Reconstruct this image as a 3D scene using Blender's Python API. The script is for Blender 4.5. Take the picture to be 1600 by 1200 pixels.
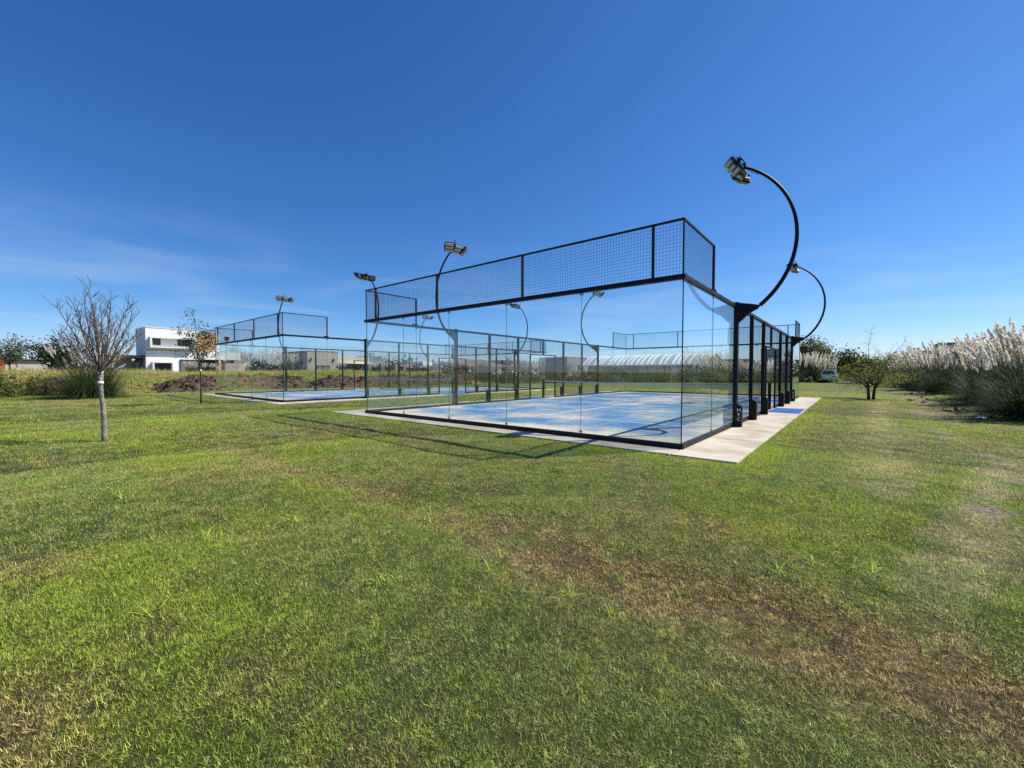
import bpy, math, random
import numpy as np
from mathutils import Vector, Matrix

for o in list(bpy.data.objects):
    bpy.data.objects.remove(o)
SC = bpy.context.scene
COL = SC.collection
R = math.radians

# ------------------------------------------------------------------ camera
cam_d = bpy.data.cameras.new('camera')
cam_d.sensor_width = 36.0
cam_d.lens = 646.92 / 1600 * 36.0
cam_d.clip_start = 0.05
cam_d.clip_end = 6000
cam = bpy.data.objects.new('camera', cam_d)
COL.objects.link(cam)
yaw, pit, rol = -0.68925, -0.02778, 0.00197
fw = Vector((math.sin(yaw)*math.cos(pit), math.cos(yaw)*math.cos(pit), math.sin(pit)))
r0 = Vector((math.cos(yaw), -math.sin(yaw), 0)); u0 = r0.cross(fw)
rr = math.cos(rol)*r0 + math.sin(rol)*u0; uu = -math.sin(rol)*r0 + math.cos(rol)*u0
cam.matrix_world = Matrix(((rr.x, uu.x, -fw.x, 2.3025), (rr.y, uu.y, -fw.y, -7.4437), (rr.z, uu.z, -fw.z, 1.328), (0, 0, 0, 1)))
SC.camera = cam

# ------------------------------------------------------------------ sky, sun, exposure
SUN_DIR = Vector((1.63, 2.15, 3.08)).normalized()          # towards the sun
SUN_EL = math.asin(SUN_DIR.z)
SUN_AZ = math.atan2(SUN_DIR.x, SUN_DIR.y)                   # from +Y towards +X
W = bpy.data.worlds.new('World'); SC.world = W; W.use_nodes = True
nt = W.node_tree; nt.nodes.clear()
def N(t, kind, **kw):
    n = t.nodes.new(kind)
    for k, v in kw.items(): setattr(n, k, v)
    return n
sky = N(nt, 'ShaderNodeTexSky', sky_type='NISHITA', sun_disc=False, sun_elevation=SUN_EL, sun_rotation=SUN_AZ)
sky.altitude = 1000; sky.air_density = 1.0; sky.dust_density = 0.35; sky.ozone_density = 10.0
bg = N(nt, 'ShaderNodeBackground'); bg.inputs['Strength'].default_value = 0.076
out = N(nt, 'ShaderNodeOutputWorld')
# thin cirrus streaks, the same all round the sky
tc = N(nt, 'ShaderNodeTexCoord')
mp = N(nt, 'ShaderNodeMapping'); mp.inputs['Rotation'].default_value = (0, R(12), R(25)); mp.inputs['Scale'].default_value = (1.1, 1.6, 9.0)
nz = N(nt, 'ShaderNodeTexNoise'); nz.inputs['Scale'].default_value = 1.7; nz.inputs['Detail'].default_value = 7; nz.inputs['Distortion'].default_value = 0.6
rp = N(nt, 'ShaderNodeValToRGB'); rp.color_ramp.elements[0].position = 0.46; rp.color_ramp.elements[1].position = 0.80
rp.color_ramp.elements[0].color = (0, 0, 0, 1); rp.color_ramp.elements[1].color = (0.34, 0.34, 0.34, 1)
mx = N(nt, 'ShaderNodeMixRGB'); mx.inputs['Color2'].default_value = (7.2, 8.0, 8.8, 1)
L = nt.links.new
# deep, clear-air blue: each channel of the sky gets its own contrast
sr = N(nt, 'ShaderNodeSeparateColor'); hs = N(nt, 'ShaderNodeCombineColor'); L(sky.outputs['Color'], sr.inputs[0])
for i, (gain, gam) in enumerate(((1.78, 1.38), (1.30, 1.12), (1.25, .92))):
    p_ = N(nt, 'ShaderNodeMath', operation='POWER'); q_ = N(nt, 'ShaderNodeMath', operation='MULTIPLY')
    L(sr.outputs[i], p_.inputs[0]); p_.inputs[1].default_value = gam
    L(p_.outputs[0], q_.inputs[0]); q_.inputs[1].default_value = gain*0.105**(gam-1); L(q_.outputs[0], hs.inputs[i])
sz = N(nt, 'ShaderNodeSeparateXYZ'); L(tc.outputs['Generated'], sz.inputs[0])
lo = N(nt, 'ShaderNodeMapRange'); lo.inputs['From Min'].default_value = .30; lo.inputs['From Max'].default_value = .14; L(sz.outputs['Z'], lo.inputs['Value'])
cm = N(nt, 'ShaderNodeMath', operation='MULTIPLY'); L(rp.outputs['Color'], cm.inputs[0]); L(lo.outputs[0], cm.inputs[1])
L(tc.outputs['Generated'], mp.inputs['Vector']); L(mp.outputs['Vector'], nz.inputs['Vector']); L(nz.outputs['Fac'], rp.inputs['Fac'])
L(hs.outputs['Color'], mx.inputs['Color1']); L(cm.outputs[0], mx.inputs['Fac'])
L(mx.outputs['Color'], bg.inputs['Color']); L(bg.outputs['Background'], out.inputs['Surface'])
sun_d = bpy.data.lights.new('sun', 'SUN'); sun_d.energy = 5.0; sun_d.angle = R(0.5); sun_d.color = (1.0, 0.93, 0.82)
sun = bpy.data.objects.new('sun', sun_d); COL.objects.link(sun)
sun.rotation_euler = (-SUN_DIR).to_track_quat('-Z', 'Y').to_euler()
sun.location = (0, 0, 40)
vs = SC.view_settings
vs.view_transform = 'Standard'; vs.look = 'None'; vs.gamma = 1.0; vs.use_curve_mapping = False; vs.exposure = 0.50
cy = SC.cycles
cy.transparent_max_bounces = 48; cy.max_bounces = 8; cy.diffuse_bounces = 3; cy.glossy_bounces = 4; cy.transmission_bounces = 4
cy.use_denoising = False

# ------------------------------------------------------------------ helpers
def tag(o, label=None, cat=None, group=None, kind=None):
    if label: o['label'] = label
    if cat: o['category'] = cat
    if group: o['group'] = group
    if kind: o['kind'] = kind
    return o

def empty(name, loc=(0, 0, 0), rz=0.0):
    o = bpy.data.objects.new(name, None); COL.objects.link(o)
    o.location = loc; o.rotation_euler = (0, 0, rz); o.empty_display_size = 0.2
    return o

class MB:
    """collects vertices and faces of ONE mesh"""
    def __init__(s): s.v = []; s.f = []; s.n = 0
    def add(s, v, f):
        v = np.asarray(v, float).reshape(-1, 3)
        s.v.append(v); s.f += [tuple(int(i)+s.n for i in q) for q in f]; s.n += len(v); return s
    def box(s, x0, x1, y0, y1, z0, z1):
        return s.add([(x0,y0,z0),(x1,y0,z0),(x1,y1,z0),(x0,y1,z0),(x0,y0,z1),(x1,y0,z1),(x1,y1,z1),(x0,y1,z1)],
                     [(0,3,2,1),(4,5,6,7),(0,1,5,4),(1,2,6,5),(2,3,7,6),(3,0,4,7)])
    def obox(s, c, ax, ay, az, hx, hy, hz):
        c, ax, ay, az = (np.array(q, float) for q in (c, ax, ay, az))
        v = [c+sx*hx*ax+sy*hy*ay+sz*hz*az for sz in (-1,1) for sx, sy in ((-1,-1),(1,-1),(1,1),(-1,1))]
        return s.add(v, [(0,3,2,1),(4,5,6,7),(0,1,5,4),(1,2,6,5),(2,3,7,6),(3,0,4,7)])
    def prism(s, poly, y0, y1):            # polygon in XZ, extruded along Y
        n = len(poly); v = [(a, y0, b) for a, b in poly]+[(a, y1, b) for a, b in poly]
        return s.add(v, [tuple(range(n)), tuple(range(2*n-1, n-1, -1))]+[(i, (i+1) % n+0, (i+1) % n+n, i+n)[::-1] for i in range(n)])
    def prismx(s, poly, x0, x1):           # polygon in YZ, extruded along X
        n = len(poly); v = [(x0, a, b) for a, b in poly]+[(x1, a, b) for a, b in poly]
        return s.add(v, [tuple(range(n))[::-1], tuple(range(n, 2*n))]+[(i, (i+1) % n, (i+1) % n+n, i+n) for i in range(n)])
    def tube(s, pts, rad, sides=8, cap=True):
        pts = np.asarray(pts, float); n = len(pts)
        rad = np.full(n, rad) if np.isscalar(rad) else np.asarray(rad, float)
        t = np.gradient(pts, axis=0); t /= np.linalg.norm(t, axis=1)[:, None]+1e-12
        ref = np.array([0., 0., 1.]) if abs(t[0][2]) < .9 else np.array([1., 0., 0.])
        a = np.cross(t[0], ref); a /= np.linalg.norm(a); v = []
        th = np.arange(sides)*2*math.pi/sides
        for i in range(n):
            a = a-t[i]*(a@t[i]); a /= np.linalg.norm(a)+1e-12; b = np.cross(t[i], a)
            v.append(pts[i]+rad[i]*(np.cos(th)[:, None]*a+np.sin(th)[:, None]*b))
        f = [(i*sides+j, i*sides+(j+1) % sides, (i+1)*sides+(j+1) % sides, (i+1)*sides+j) for i in range(n-1) for j in range(sides)]
        if cap: f += [tuple(range(sides))[::-1], tuple(range((n-1)*sides, n*sides))]
        return s.add(np.concatenate(v), f)
    def mesh(s, name, mat, smooth=False):
        me = bpy.data.meshes.new(name)
        me.from_pydata(np.concatenate(s.v).tolist() if s.v else [], [], s.f); me.update()
        if mat: me.materials.append(mat)
        if smooth: me.polygons.foreach_set('use_smooth', [True]*len(me.polygons))
        return me
    def build(s, name, mat, parent=None, smooth=False, bevel=0):
        o = bpy.data.objects.new(name, s.mesh(name, mat, smooth)); COL.objects.link(o)
        if parent: o.parent = parent
        if bevel:
            b = o.modifiers.new('bevel', 'BEVEL'); b.width = bevel; b.segments = 2; b.limit_method = 'ANGLE'
        return o

def quad_mesh(name, V, F, mat, col=None, smooth=False):
    """fast mesh from arrays; V (n,3), F (m,k) all the same size"""
    V = np.ascontiguousarray(V, np.float32); F = np.ascontiguousarray(F, np.int32)
    me = bpy.data.meshes.new(name)
    me.vertices.add(len(V)); me.vertices.foreach_set('co', V.ravel())
    k = F.shape[1]
    me.loops.add(F.size); me.loops.foreach_set('vertex_index', F.ravel())
    me.polygons.add(len(F)); me.polygons.foreach_set('loop_start', np.arange(0, F.size, k, dtype=np.int32))
    if smooth: me.polygons.foreach_set('use_smooth', np.ones(len(F), bool))
    me.update(calc_edges=True)
    if col is not None:
        a = me.attributes.new('tone', 'FLOAT_COLOR', 'POINT')
        c = np.ones((len(V), 4), np.float32); c[:, :col.shape[1]] = col
        a.data.foreach_set('color', c.ravel())
    if mat: me.materials.append(mat)
    return me

def link(name, me, parent=None):
    o = bpy.data.objects.new(name, me); COL.objects.link(o)
    if parent: o.parent = parent
    return o

def copy_tree(o, parent=None):
    c = o.copy(); COL.objects.link(c); c.parent = parent
    for ch in o.children: copy_tree(ch, c)
    return c

# 2-D value noise for terrain and wear
_rs = np.random.RandomState(7); _T = _rs.rand(256, 256)
def vnoise(x, y):
    x = np.asarray(x, float); y = np.asarray(y, float)
    xi = np.floor(x).astype(int); yi = np.floor(y).astype(int); fx = x-xi; fy = y-yi
    fx = fx*fx*(3-2*fx); fy = fy*fy*(3-2*fy)
    g = lambda i, j: _T[i % 256, j % 256]
    return (g(xi, yi)*(1-fx)+g(xi+1, yi)*fx)*(1-fy)+(g(xi, yi+1)*(1-fx)+g(xi+1, yi+1)*fx)*fy
def fbm(x, y, s=1.0, o=4, seed=0):
    x = np.asarray(x, float)*s+seed*17.3; y = np.asarray(y, float)*s+seed*9.1; t = 0; a = .5; w = 0
    for _ in range(o): t = t+a*vnoise(x, y); w += a; x = x*2.03+3.1; y = y*2.03+1.7; a *= .5
    return t/w
def sst(a, b, x): t = np.clip((np.asarray(x, float)-a)/(b-a), 0, 1); return t*t*(3-2*t)

# ------------------------------------------------------------------ materials
MATS = {}
def mat_base(name):
    m = bpy.data.materials.new(name); m.use_nodes = True; t = m.node_tree
    return m, t, t.nodes['Principled BSDF']
def pmat(name, col, rough=0.6, var=0.12, scale=6.0, bump=0.0, bscale=40.0, metal=0.0, spec=0.4, coord='Object', col2=None):
    """a procedural material: base colour broken up by two noises, optional fine relief"""
    m, t, b = mat_base(name); l = t.links.new
    tc = N(t, 'ShaderNodeTexCoord'); n1 = N(t, 'ShaderNodeTexNoise'); n1.inputs['Scale'].default_value = scale; n1.inputs['Detail'].default_value = 8; n1.inputs['Roughness'].default_value = .65
    l(tc.outputs[coord], n1.inputs['Vector'])
    r = N(t, 'ShaderNodeValToRGB'); e = r.color_ramp.elements
    c2 = col2 or tuple(min(1, c*(1+var)) for c in col); c1 = tuple(c*(1-var) for c in col)
    e[0].position = .3; e[1].position = .7; e[0].color = (*c1, 1); e[1].color = (*c2, 1)
    l(n1.outputs['Fac'], r.inputs['Fac']); l(r.outputs['Color'], b.inputs['Base Color'])
    b.inputs['Roughness'].default_value = rough; b.inputs['Metallic'].default_value = metal; b.inputs['Specular IOR Level'].default_value = spec
    if bump:
        n2 = N(t, 'ShaderNodeTexNoise'); n2.inputs['Scale'].default_value = bscale; n2.inputs['Detail'].default_value = 6
        bp = N(t, 'ShaderNodeBump'); bp.inputs['Strength'].default_value = bump; bp.inputs['Distance'].default_value = .02
        l(tc.outputs[coord], n2.inputs['Vector']); l(n2.outputs['Fac'], bp.inputs['Height']); l(bp.outputs['Normal'], b.inputs['Normal'])
    MATS[name] = m
    return m

M_BLACK = pmat('black_steel', (0.008, 0.008, 0.009), .5, .35, 9, .05, 120, spec=.22)
M_WIRE = pmat('black_wire', (0.008, 0.008, 0.009), .55, .1, 9, spec=.22)
M_WHITE = pmat('white_paint', (0.78, 0.78, 0.76), .6, .04, 8)
M_LENS = pmat('lamp_lens', (0.42, 0.40, 0.35), .25, .08, 60, spec=.5)
M_ALU = pmat('alloy', (0.35, 0.35, 0.35), .4, .1, 30, metal=.6)
M_NET = pmat('net_cord', (0.02, 0.02, 0.02), .8, .2, 50)
M_TAPE = pmat('net_tape', (0.6, 0.6, 0.6), .8, .1, 20)

def glass_mat():
    m, t, b = mat_base('clear_glass'); l = t.links.new; t.nodes.remove(b)
    o = t.nodes['Material Output']
    geo = N(t, 'ShaderNodeNewGeometry'); io = N(t, 'ShaderNodeMix'); io.inputs['A'].default_value = 1.5; io.inputs['B'].default_value = 1/1.5
    fr = N(t, 'ShaderNodeFresnel'); l(geo.outputs['Backfacing'], io.inputs['Factor']); l(io.outputs['Result'], fr.inputs['IOR'])
    tr = N(t, 'ShaderNodeBsdfTransparent'); tr.inputs['Color'].default_value = (.962, .985, .983, 1)
    gl = N(t, 'ShaderNodeBsdfGlossy'); gl.inputs['Roughness'].default_value = 0.0; gl.inputs['Color'].default_value = (.92, .97, .97, 1)
    # a light film of dust
    df = N(t, 'ShaderNodeBsdfDiffuse'); df.inputs['Color'].default_value = (.62, .66, .62, 1)
    tc = N(t, 'ShaderNodeTexCoord'); nn = N(t, 'ShaderNodeTexNoise'); nn.inputs['Scale'].default_value = 1.6; nn.inputs['Detail'].default_value = 6
    l(tc.outputs['Object'], nn.inputs['Vector']); mr = N(t, 'ShaderNodeMapRange'); mr.inputs['From Min'].default_value = .4; mr.inputs['From Max'].default_value = .8; mr.inputs['To Min'].default_value = .003; mr.inputs['To Max'].default_value = .018
    l(nn.outputs['Fac'], mr.inputs['Value'])
    m1 = N(t, 'ShaderNodeMixShader'); m2 = N(t, 'ShaderNodeMixShader')
    l(mr.outputs['Result'], m2.inputs['Fac']); l(tr.outputs[0], m2.inputs[1]); l(df.outputs[0], m2.inputs[2])
    l(fr.outputs['Fac'], m1.inputs['Fac']); l(m2.outputs[0], m1.inputs[1]); l(gl.outputs[0], m1.inputs[2]); l(m1.outputs[0], o.inputs['Surface'])
    return m
M_GLASS = glass_mat()
M_GEDGE = pmat('glass_edge', (0.05, 0.14, 0.12), .15, .1, 9, spec=.6)
M_PANE = pmat('window_pane', (0.02, 0.025, 0.03), .06, .2, 1.0, spec=.6)

def leaf_mat(name, trans=0.35, rough=.6, inst=False):
    """leaf colour comes from the tone attribute of each leaf"""
    m, t, b = mat_base(name); l = t.links.new; o = t.nodes['Material Output']
    at = N(t, 'ShaderNodeAttribute'); at.attribute_name = 'tone'
    b.inputs['Roughness'].default_value = rough; b.inputs['Specular IOR Level'].default_value = .25
    l(at.outputs['Color'], b.inputs['Base Color'])
    tr = N(t, 'ShaderNodeBsdfTranslucent'); l(at.outputs['Color'], tr.inputs['Color'])
    mx = N(t, 'ShaderNodeMixShader'); mx.inputs['Fac'].default_value = trans
    l(b.outputs[0], mx.inputs[1]); l(tr.outputs[0], mx.inputs[2]); l(mx.outputs[0], o.inputs['Surface'])
    return m
M_LEAF = leaf_mat('leaf', .45)
M_PLUME = leaf_mat('plume', .55, .9)
M_BARK = pmat('grey_bark', (0.20, 0.17, 0.135), .9, .45, 14, .8, 60, col2=(0.42, 0.38, 0.31))
M_TWIG = pmat('twig_bark', (0.13, 0.095, 0.08), .85, .25, 20, .3, 90)
M_DBARK = pmat('dark_bark', (0.06, 0.045, 0.032), .9, .3, 14, .6, 60)

# ------------------------------------------------------------------ terrain functions
def berm_x(y): return -36.3+1.2*(fbm(y, y*0, .12, 3, 2)-.5)
def lawn_h(x, y):
    x = np.asarray(x, float); y = np.asarray(y, float)
    dpad = np.maximum.reduce([-(x+30), x-1.2, -(y+.8), y-23])
    away = sst(0, 5, dpad)
    z = -0.035-0.035*away+(fbm(x, y, .35, 3, 1)-.5)*.12*away+(fbm(x, y, 2.2, 3, 5)-.5)*.035*sst(0, .6, dpad)
    z = z-.05*np.exp(-((y+4.7)/.5)**2)*sst(-10, -6, x)*sst(6, 3, x)                       # worn wheel track
    z = z-.05*(np.exp(-((x-rutx(y, 0))/.35)**2)+np.exp(-((x-rutx(y, 1))/.35)**2))*sst(8, 16, y)*sst(60, 45, y)
    bx = berm_x(y)
    rise = sst(bx+2.6, bx-2.6, x)*sst(44, 33, y)
    z = z+rise*(1.32+.45*(fbm(x, y, .3, 3, 3)-.5))+rise*(1-sst(bx-2.6, bx-6, x))*.25*(fbm(x, y, 1.4, 3, 4)-.5)
    far = np.hypot(x, y)
    return z-sst(300, 1500, far)*.0
def rutx(y, k): return (4.35+.02*y if k == 0 else 5.75+.012*y)+.5*np.sin(np.asarray(y)*.13+k)
def lawn_map(x, y):
    """how the turf is worn: dry, lush, bare earth"""
    x = np.asarray(x, float); y = np.asarray(y, float)
    n1 = fbm(x, y, .55, 4, 11); n2 = fbm(x, y, 2.6, 3, 12); n3 = fbm(x, y, .16, 3, 13)
    dry = .26*sst(.45, .75, n1)+.30*sst(.55, .8, n2)+.20*sst(.45, .72, n3)
    tr = np.exp(-(np.abs(y+4.72+.45*(n1-.5)-.02*x)/(.30+.22*n3+.24*sst(-1, 1.5, x)))**2.2)*sst(-10.5, -7.5, x)*sst(8, 3.5, x)*(.68+.32*sst(-1.2, .6, x))
    dry = np.maximum(dry, tr*(.22+.90*sst(.36, .58, n2*.65+n1*.35)))
    p2 = np.exp(-((x-(2.65+.035*y)-.35*(n1-.5))/.42)**2)*sst(-2.2, -.2, y)*sst(40, 16, y)
    rip = .62+.38*np.sin(y*2*math.pi/.34+7*(x-2.7)**2+3*n1)
    p3 = np.exp(-((x-2.85-.24*(y+3.3)-.3*(n1-.5))/.24)**2)*sst(-5.2, -4.0, y)*sst(6, 2, y); straw = np.maximum(p2*rip*(.45+.5*sst(.35, .6, n2)), p3*(.25+.55*sst(.38, .6, n2)))
    c0 = np.exp(-((x+.15)**2/.25+(y+7.5)**2/.09)); dry = np.maximum(dry, c0*.75)
    c1 = np.exp(-((x-.2)**2/.12+(y+6.75)**2/.05)); dry = np.maximum(dry, c1*.3)
    lush = .55*sst(.5, .72, fbm(x, y, .4, 3, 21))
    lush = np.maximum(lush, np.exp(-((x+12.3)**2/1.6+(y+4.6)**2/.25))*1.2)
    lush = np.maximum(lush, np.exp(-((x+2.6)**2/2.2+(y+5.05)**2/.12))*.9)
    dp = np.maximum.reduce([-(x+11.4), x-1.0, -(y+.56), y-20.6]); lush = np.maximum(lush, sst(.5, .1, np.abs(dp-.15))*.8)
    lush = lush*(1-.7*np.clip(tr+p2, 0, 1))
    bare = np.exp(-((x-rutx(y, 0))/.42)**2)*sst(10, 15, y)*sst(55, 40, y)*sst(.42, .6, fbm(x, y, .5, 3, 31))
    bare = np.maximum(bare, np.exp(-((x-rutx(y, 1))/.6)**2)*sst(10, 14, y)*sst(60, 45, y)*sst(.34, .52, fbm(x, y, .4, 3, 32)))
    for (a, b, sx, sy) in ((3.8, 6.0, .40, 1.1), (3.95, 2.7, .30, .75), (4.0, .6, .24, .6), (4.6, 9, .4, 1.1), (4.3, 13.5, .45, 1.6), (3.4, -1.2, .16, .4)):
        bare = np.maximum(bare, 1.3*np.exp(-((x-a)/sx)**2-((y-b)/sy)**2)*sst(.34, .52, n2))
    bare = np.maximum(bare, .12*tr*sst(.58, .72, fbm(x, y, 1.7, 3, 33))*sst(-.5, 1.5, x))
    g = np.exp(-((x+13.5)/2.6)**2)*sst(12, 16, y)*sst(30, 22, y); bare = np.maximum(bare, .8*g*sst(.42, .55, n1))
    bx = berm_x(y); onb = sst(bx+3.4, bx+1.5, x)
    dry = np.maximum(dry, onb*(.12+.7*sst(.38, .62, n1)))
    lush = lush*(1-onb)
    lush = np.where(straw > .12, -straw, lush)
    return np.clip(dry, 0, 1), np.clip(lush, -1, 1), np.clip(bare, 0, 1)

def turf_colour(t, l, vec, dry, lush, bare, fine_scale=55.0):
    """one colour recipe shared by the soil sheet and the blades"""
    def mix(a, b, f):
        m = N(t, 'ShaderNodeMixRGB')
        for s, i in ((a, 1), (b, 2)):
            if isinstance(s, tuple): m.inputs[i].default_value = (*s, 1)
            else: l(s, m.inputs[i])
        if isinstance(f, float): m.inputs[0].default_value = f
        else: l(f, m.inputs[0])
        return m.outputs[0]
    n = N(t, 'ShaderNodeTexNoise'); n.inputs['Scale'].default_value = fine_scale; n.inputs['Detail'].default_value = 4; l(vec, n.inputs['Vector'])
    n2 = N(t, 'ShaderNodeTexNoise'); n2.inputs['Scale'].default_value = 3.0; n2.inputs['Detail'].default_value = 6; l(vec, n2.inputs['Vector'])
    f1 = N(t, 'ShaderNodeMapRange'); f1.inputs['From Min'].default_value = .35; f1.inputs['From Max'].default_value = .65; l(n.outputs['Fac'], f1.inputs['Value'])
    f2 = N(t, 'ShaderNodeMapRange'); f2.inputs['From Min'].default_value = .35; f2.inputs['From Max'].default_value = .65; l(n2.outputs['Fac'], f2.inputs['Value'])
    g = mix((.053, .094, .019), (.118, .168, .042), f1.outputs[0])
    g2 = mix((.090, .122, .030), (.163, .187, .060), f1.outputs[0])
    g = mix(g, g2, f2.outputs[0])
    lu = mix((.092, .142, .018), (.185, .225, .034), f1.outputs[0])
    g = mix(g, lu, lush)
    sw = N(t, 'ShaderNodeMath', operation='MULTIPLY', use_clamp=True); l(lush, sw.inputs[0]); sw.inputs[1].default_value = -1.0
    lc = N(t, 'ShaderNodeClamp'); l(lush, lc.inputs[0]); l(lc.outputs[0], g.node.inputs[0])
    g = mix(g, mix((.17, .150, .080), (.40, .355, .215), f1.outputs[0]), sw.outputs[0])
    d = mix((.085, .058, .028), (.330, .260, .130), f1.outputs[0])
    g = mix(g, d, dry)
    return mix, g, f1.outputs[0], f2.outputs[0]

def lawn_mat():
    m, t, b = mat_base('lawn'); l = t.links.new
    geo = N(t, 'ShaderNodeNewGeometry'); at = N(t, 'ShaderNodeAttribute'); at.attribute_name = 'wear'
    sp = N(t, 'ShaderNodeSeparateColor'); l(at.outputs['Color'], sp.inputs[0])
    mix, g, f1, f2 = turf_colour(t, l, geo.outputs['Position'], sp.outputs[0], sp.outputs[1], sp.outputs[2], 26.0)
    soil = mix((.11, .082, .058), (.38, .31, .23), f1)
    g = mix(g, soil, sp.outputs[2])
    g = mix((.016, .013, .007), g, at.outputs['Alpha'])  # dark thatch brown; also paints in the shade between the blades
    l(g, b.inputs['Base Color']); b.inputs['Roughness'].default_value = .95; b.inputs['Specular IOR Level'].default_value = .1
    n = N(t, 'ShaderNodeTexNoise'); n.inputs['Scale'].default_value = 18; n.inputs['Detail'].default_value = 8; n.inputs['Roughness'].default_value = .7; l(geo.outputs['Position'], n.inputs['Vector'])
    bp = N(t, 'ShaderNodeBump'); bp.inputs['Strength'].default_value = .9; bp.inputs['Distance'].default_value = .07
    l(n.outputs['Fac'], bp.inputs['Height']); l(bp.outputs['Normal'], b.inputs['Normal'])
    return m
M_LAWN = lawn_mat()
def blade_mat():
    m, t, b = mat_base('grass_blade'); l = t.links.new; o = t.nodes['Material Output']
    geo = N(t, 'ShaderNodeNewGeometry'); at = N(t, 'ShaderNodeAttribute'); at.attribute_type = 'INSTANCER'; at.attribute_name = 'wear'
    sp = N(t, 'ShaderNodeSeparateXYZ'); l(at.outputs['Vector'], sp.inputs[0])
    tn = N(t, 'ShaderNodeAttribute'); tn.attribute_name = 'tone'
    mix, g, f1, f2 = turf_colour(t, l, geo.outputs['Position'], sp.outputs[0], sp.outputs[1], sp.outputs[2], 30.0)
    st = N(t, 'ShaderNodeSeparateColor'); l(tn.outputs['Color'], st.inputs[0])
    g = mix(g, (.20, .165, .075), st.outputs[1])                       # some blades are straw
    v = N(t, 'ShaderNodeHueSaturation'); l(g, v.inputs['Color']); v.inputs['Saturation'].default_value = 1.1
    ml = N(t, 'ShaderNodeMath', operation='MULTIPLY'); l(st.outputs[0], ml.inputs[0]); ml.inputs[1].default_value = 5.6; l(ml.outputs[0], v.inputs['Value'])
    l(v.outputs['Color'], b.inputs['Base Color']); b.inputs['Roughness'].default_value = .6; b.inputs['Specular IOR Level'].default_value = .25
    tr = N(t, 'ShaderNodeBsdfTranslucent'); l(v.outputs['Color'], tr.inputs['Color']); mx = N(t, 'ShaderNodeMixShader'); mx.inputs[0].default_value = .42
    l(b.outputs[0], mx.inputs[1]); l(tr.outputs[0], mx.inputs[2]); l(mx.outputs[0], o.inputs['Surface'])
    return m
M_BLADE = blade_mat()

# ------------------------------------------------------------------ ground sheet to the horizon
def build_lawn():
    A = 640; rings = [0.12*1.024**k for k in range(405)]
    rings = np.array([r for r in rings if r < 1600]+[2200., 4000.])
    th = np.arange(A)*2*math.pi/A
    X = 2.0+rings[:, None]*np.cos(th); Y = -7.0+rings[:, None]*np.sin(th)
    Z = lawn_h(X, Y)
    V = np.stack([X, Y, Z], -1).reshape(-1, 3); V = np.concatenate([V, [[2.0, -7.0, float(lawn_h(2.0, -7.0))]]])
    n = len(rings); i = np.arange(n-1)[:, None]*A; j = np.arange(A); j2 = (j+1) % A
    F = np.stack([i+j, i+A+j, i+A+j2, i+j2], -1).reshape(-1, 4)
    c = np.array([[len(V)-1, a, b, b] for a, b in zip(j, j2)])
    me = bpy.data.meshes.new('lawn')
    F3 = c[:, :3]
    me.from_pydata(V.tolist(), [], F.tolist()+F3.tolist()); me.update()
    me.polygons.foreach_set('use_smooth', np.ones(len(me.polygons), bool))
    d, lu, ba = lawn_map(V[:, 0], V[:, 1])
    a = me.attributes.new('wear', 'FLOAT_COLOR', 'POINT'); c = np.stack([d, lu, ba, np.clip(.42-.18*d+.5*np.clip(-lu, 0, 1)+ba+.7*sst(12, 40, np.hypot(V[:, 0]-2.3, V[:, 1]+7.4)), 0, 1)], -1).astype(np.float32); a.data.foreach_set('color', c.ravel())  # alpha is not wear: low values paint shade under near blades, easing with distance
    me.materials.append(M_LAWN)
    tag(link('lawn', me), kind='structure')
build_lawn()

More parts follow.
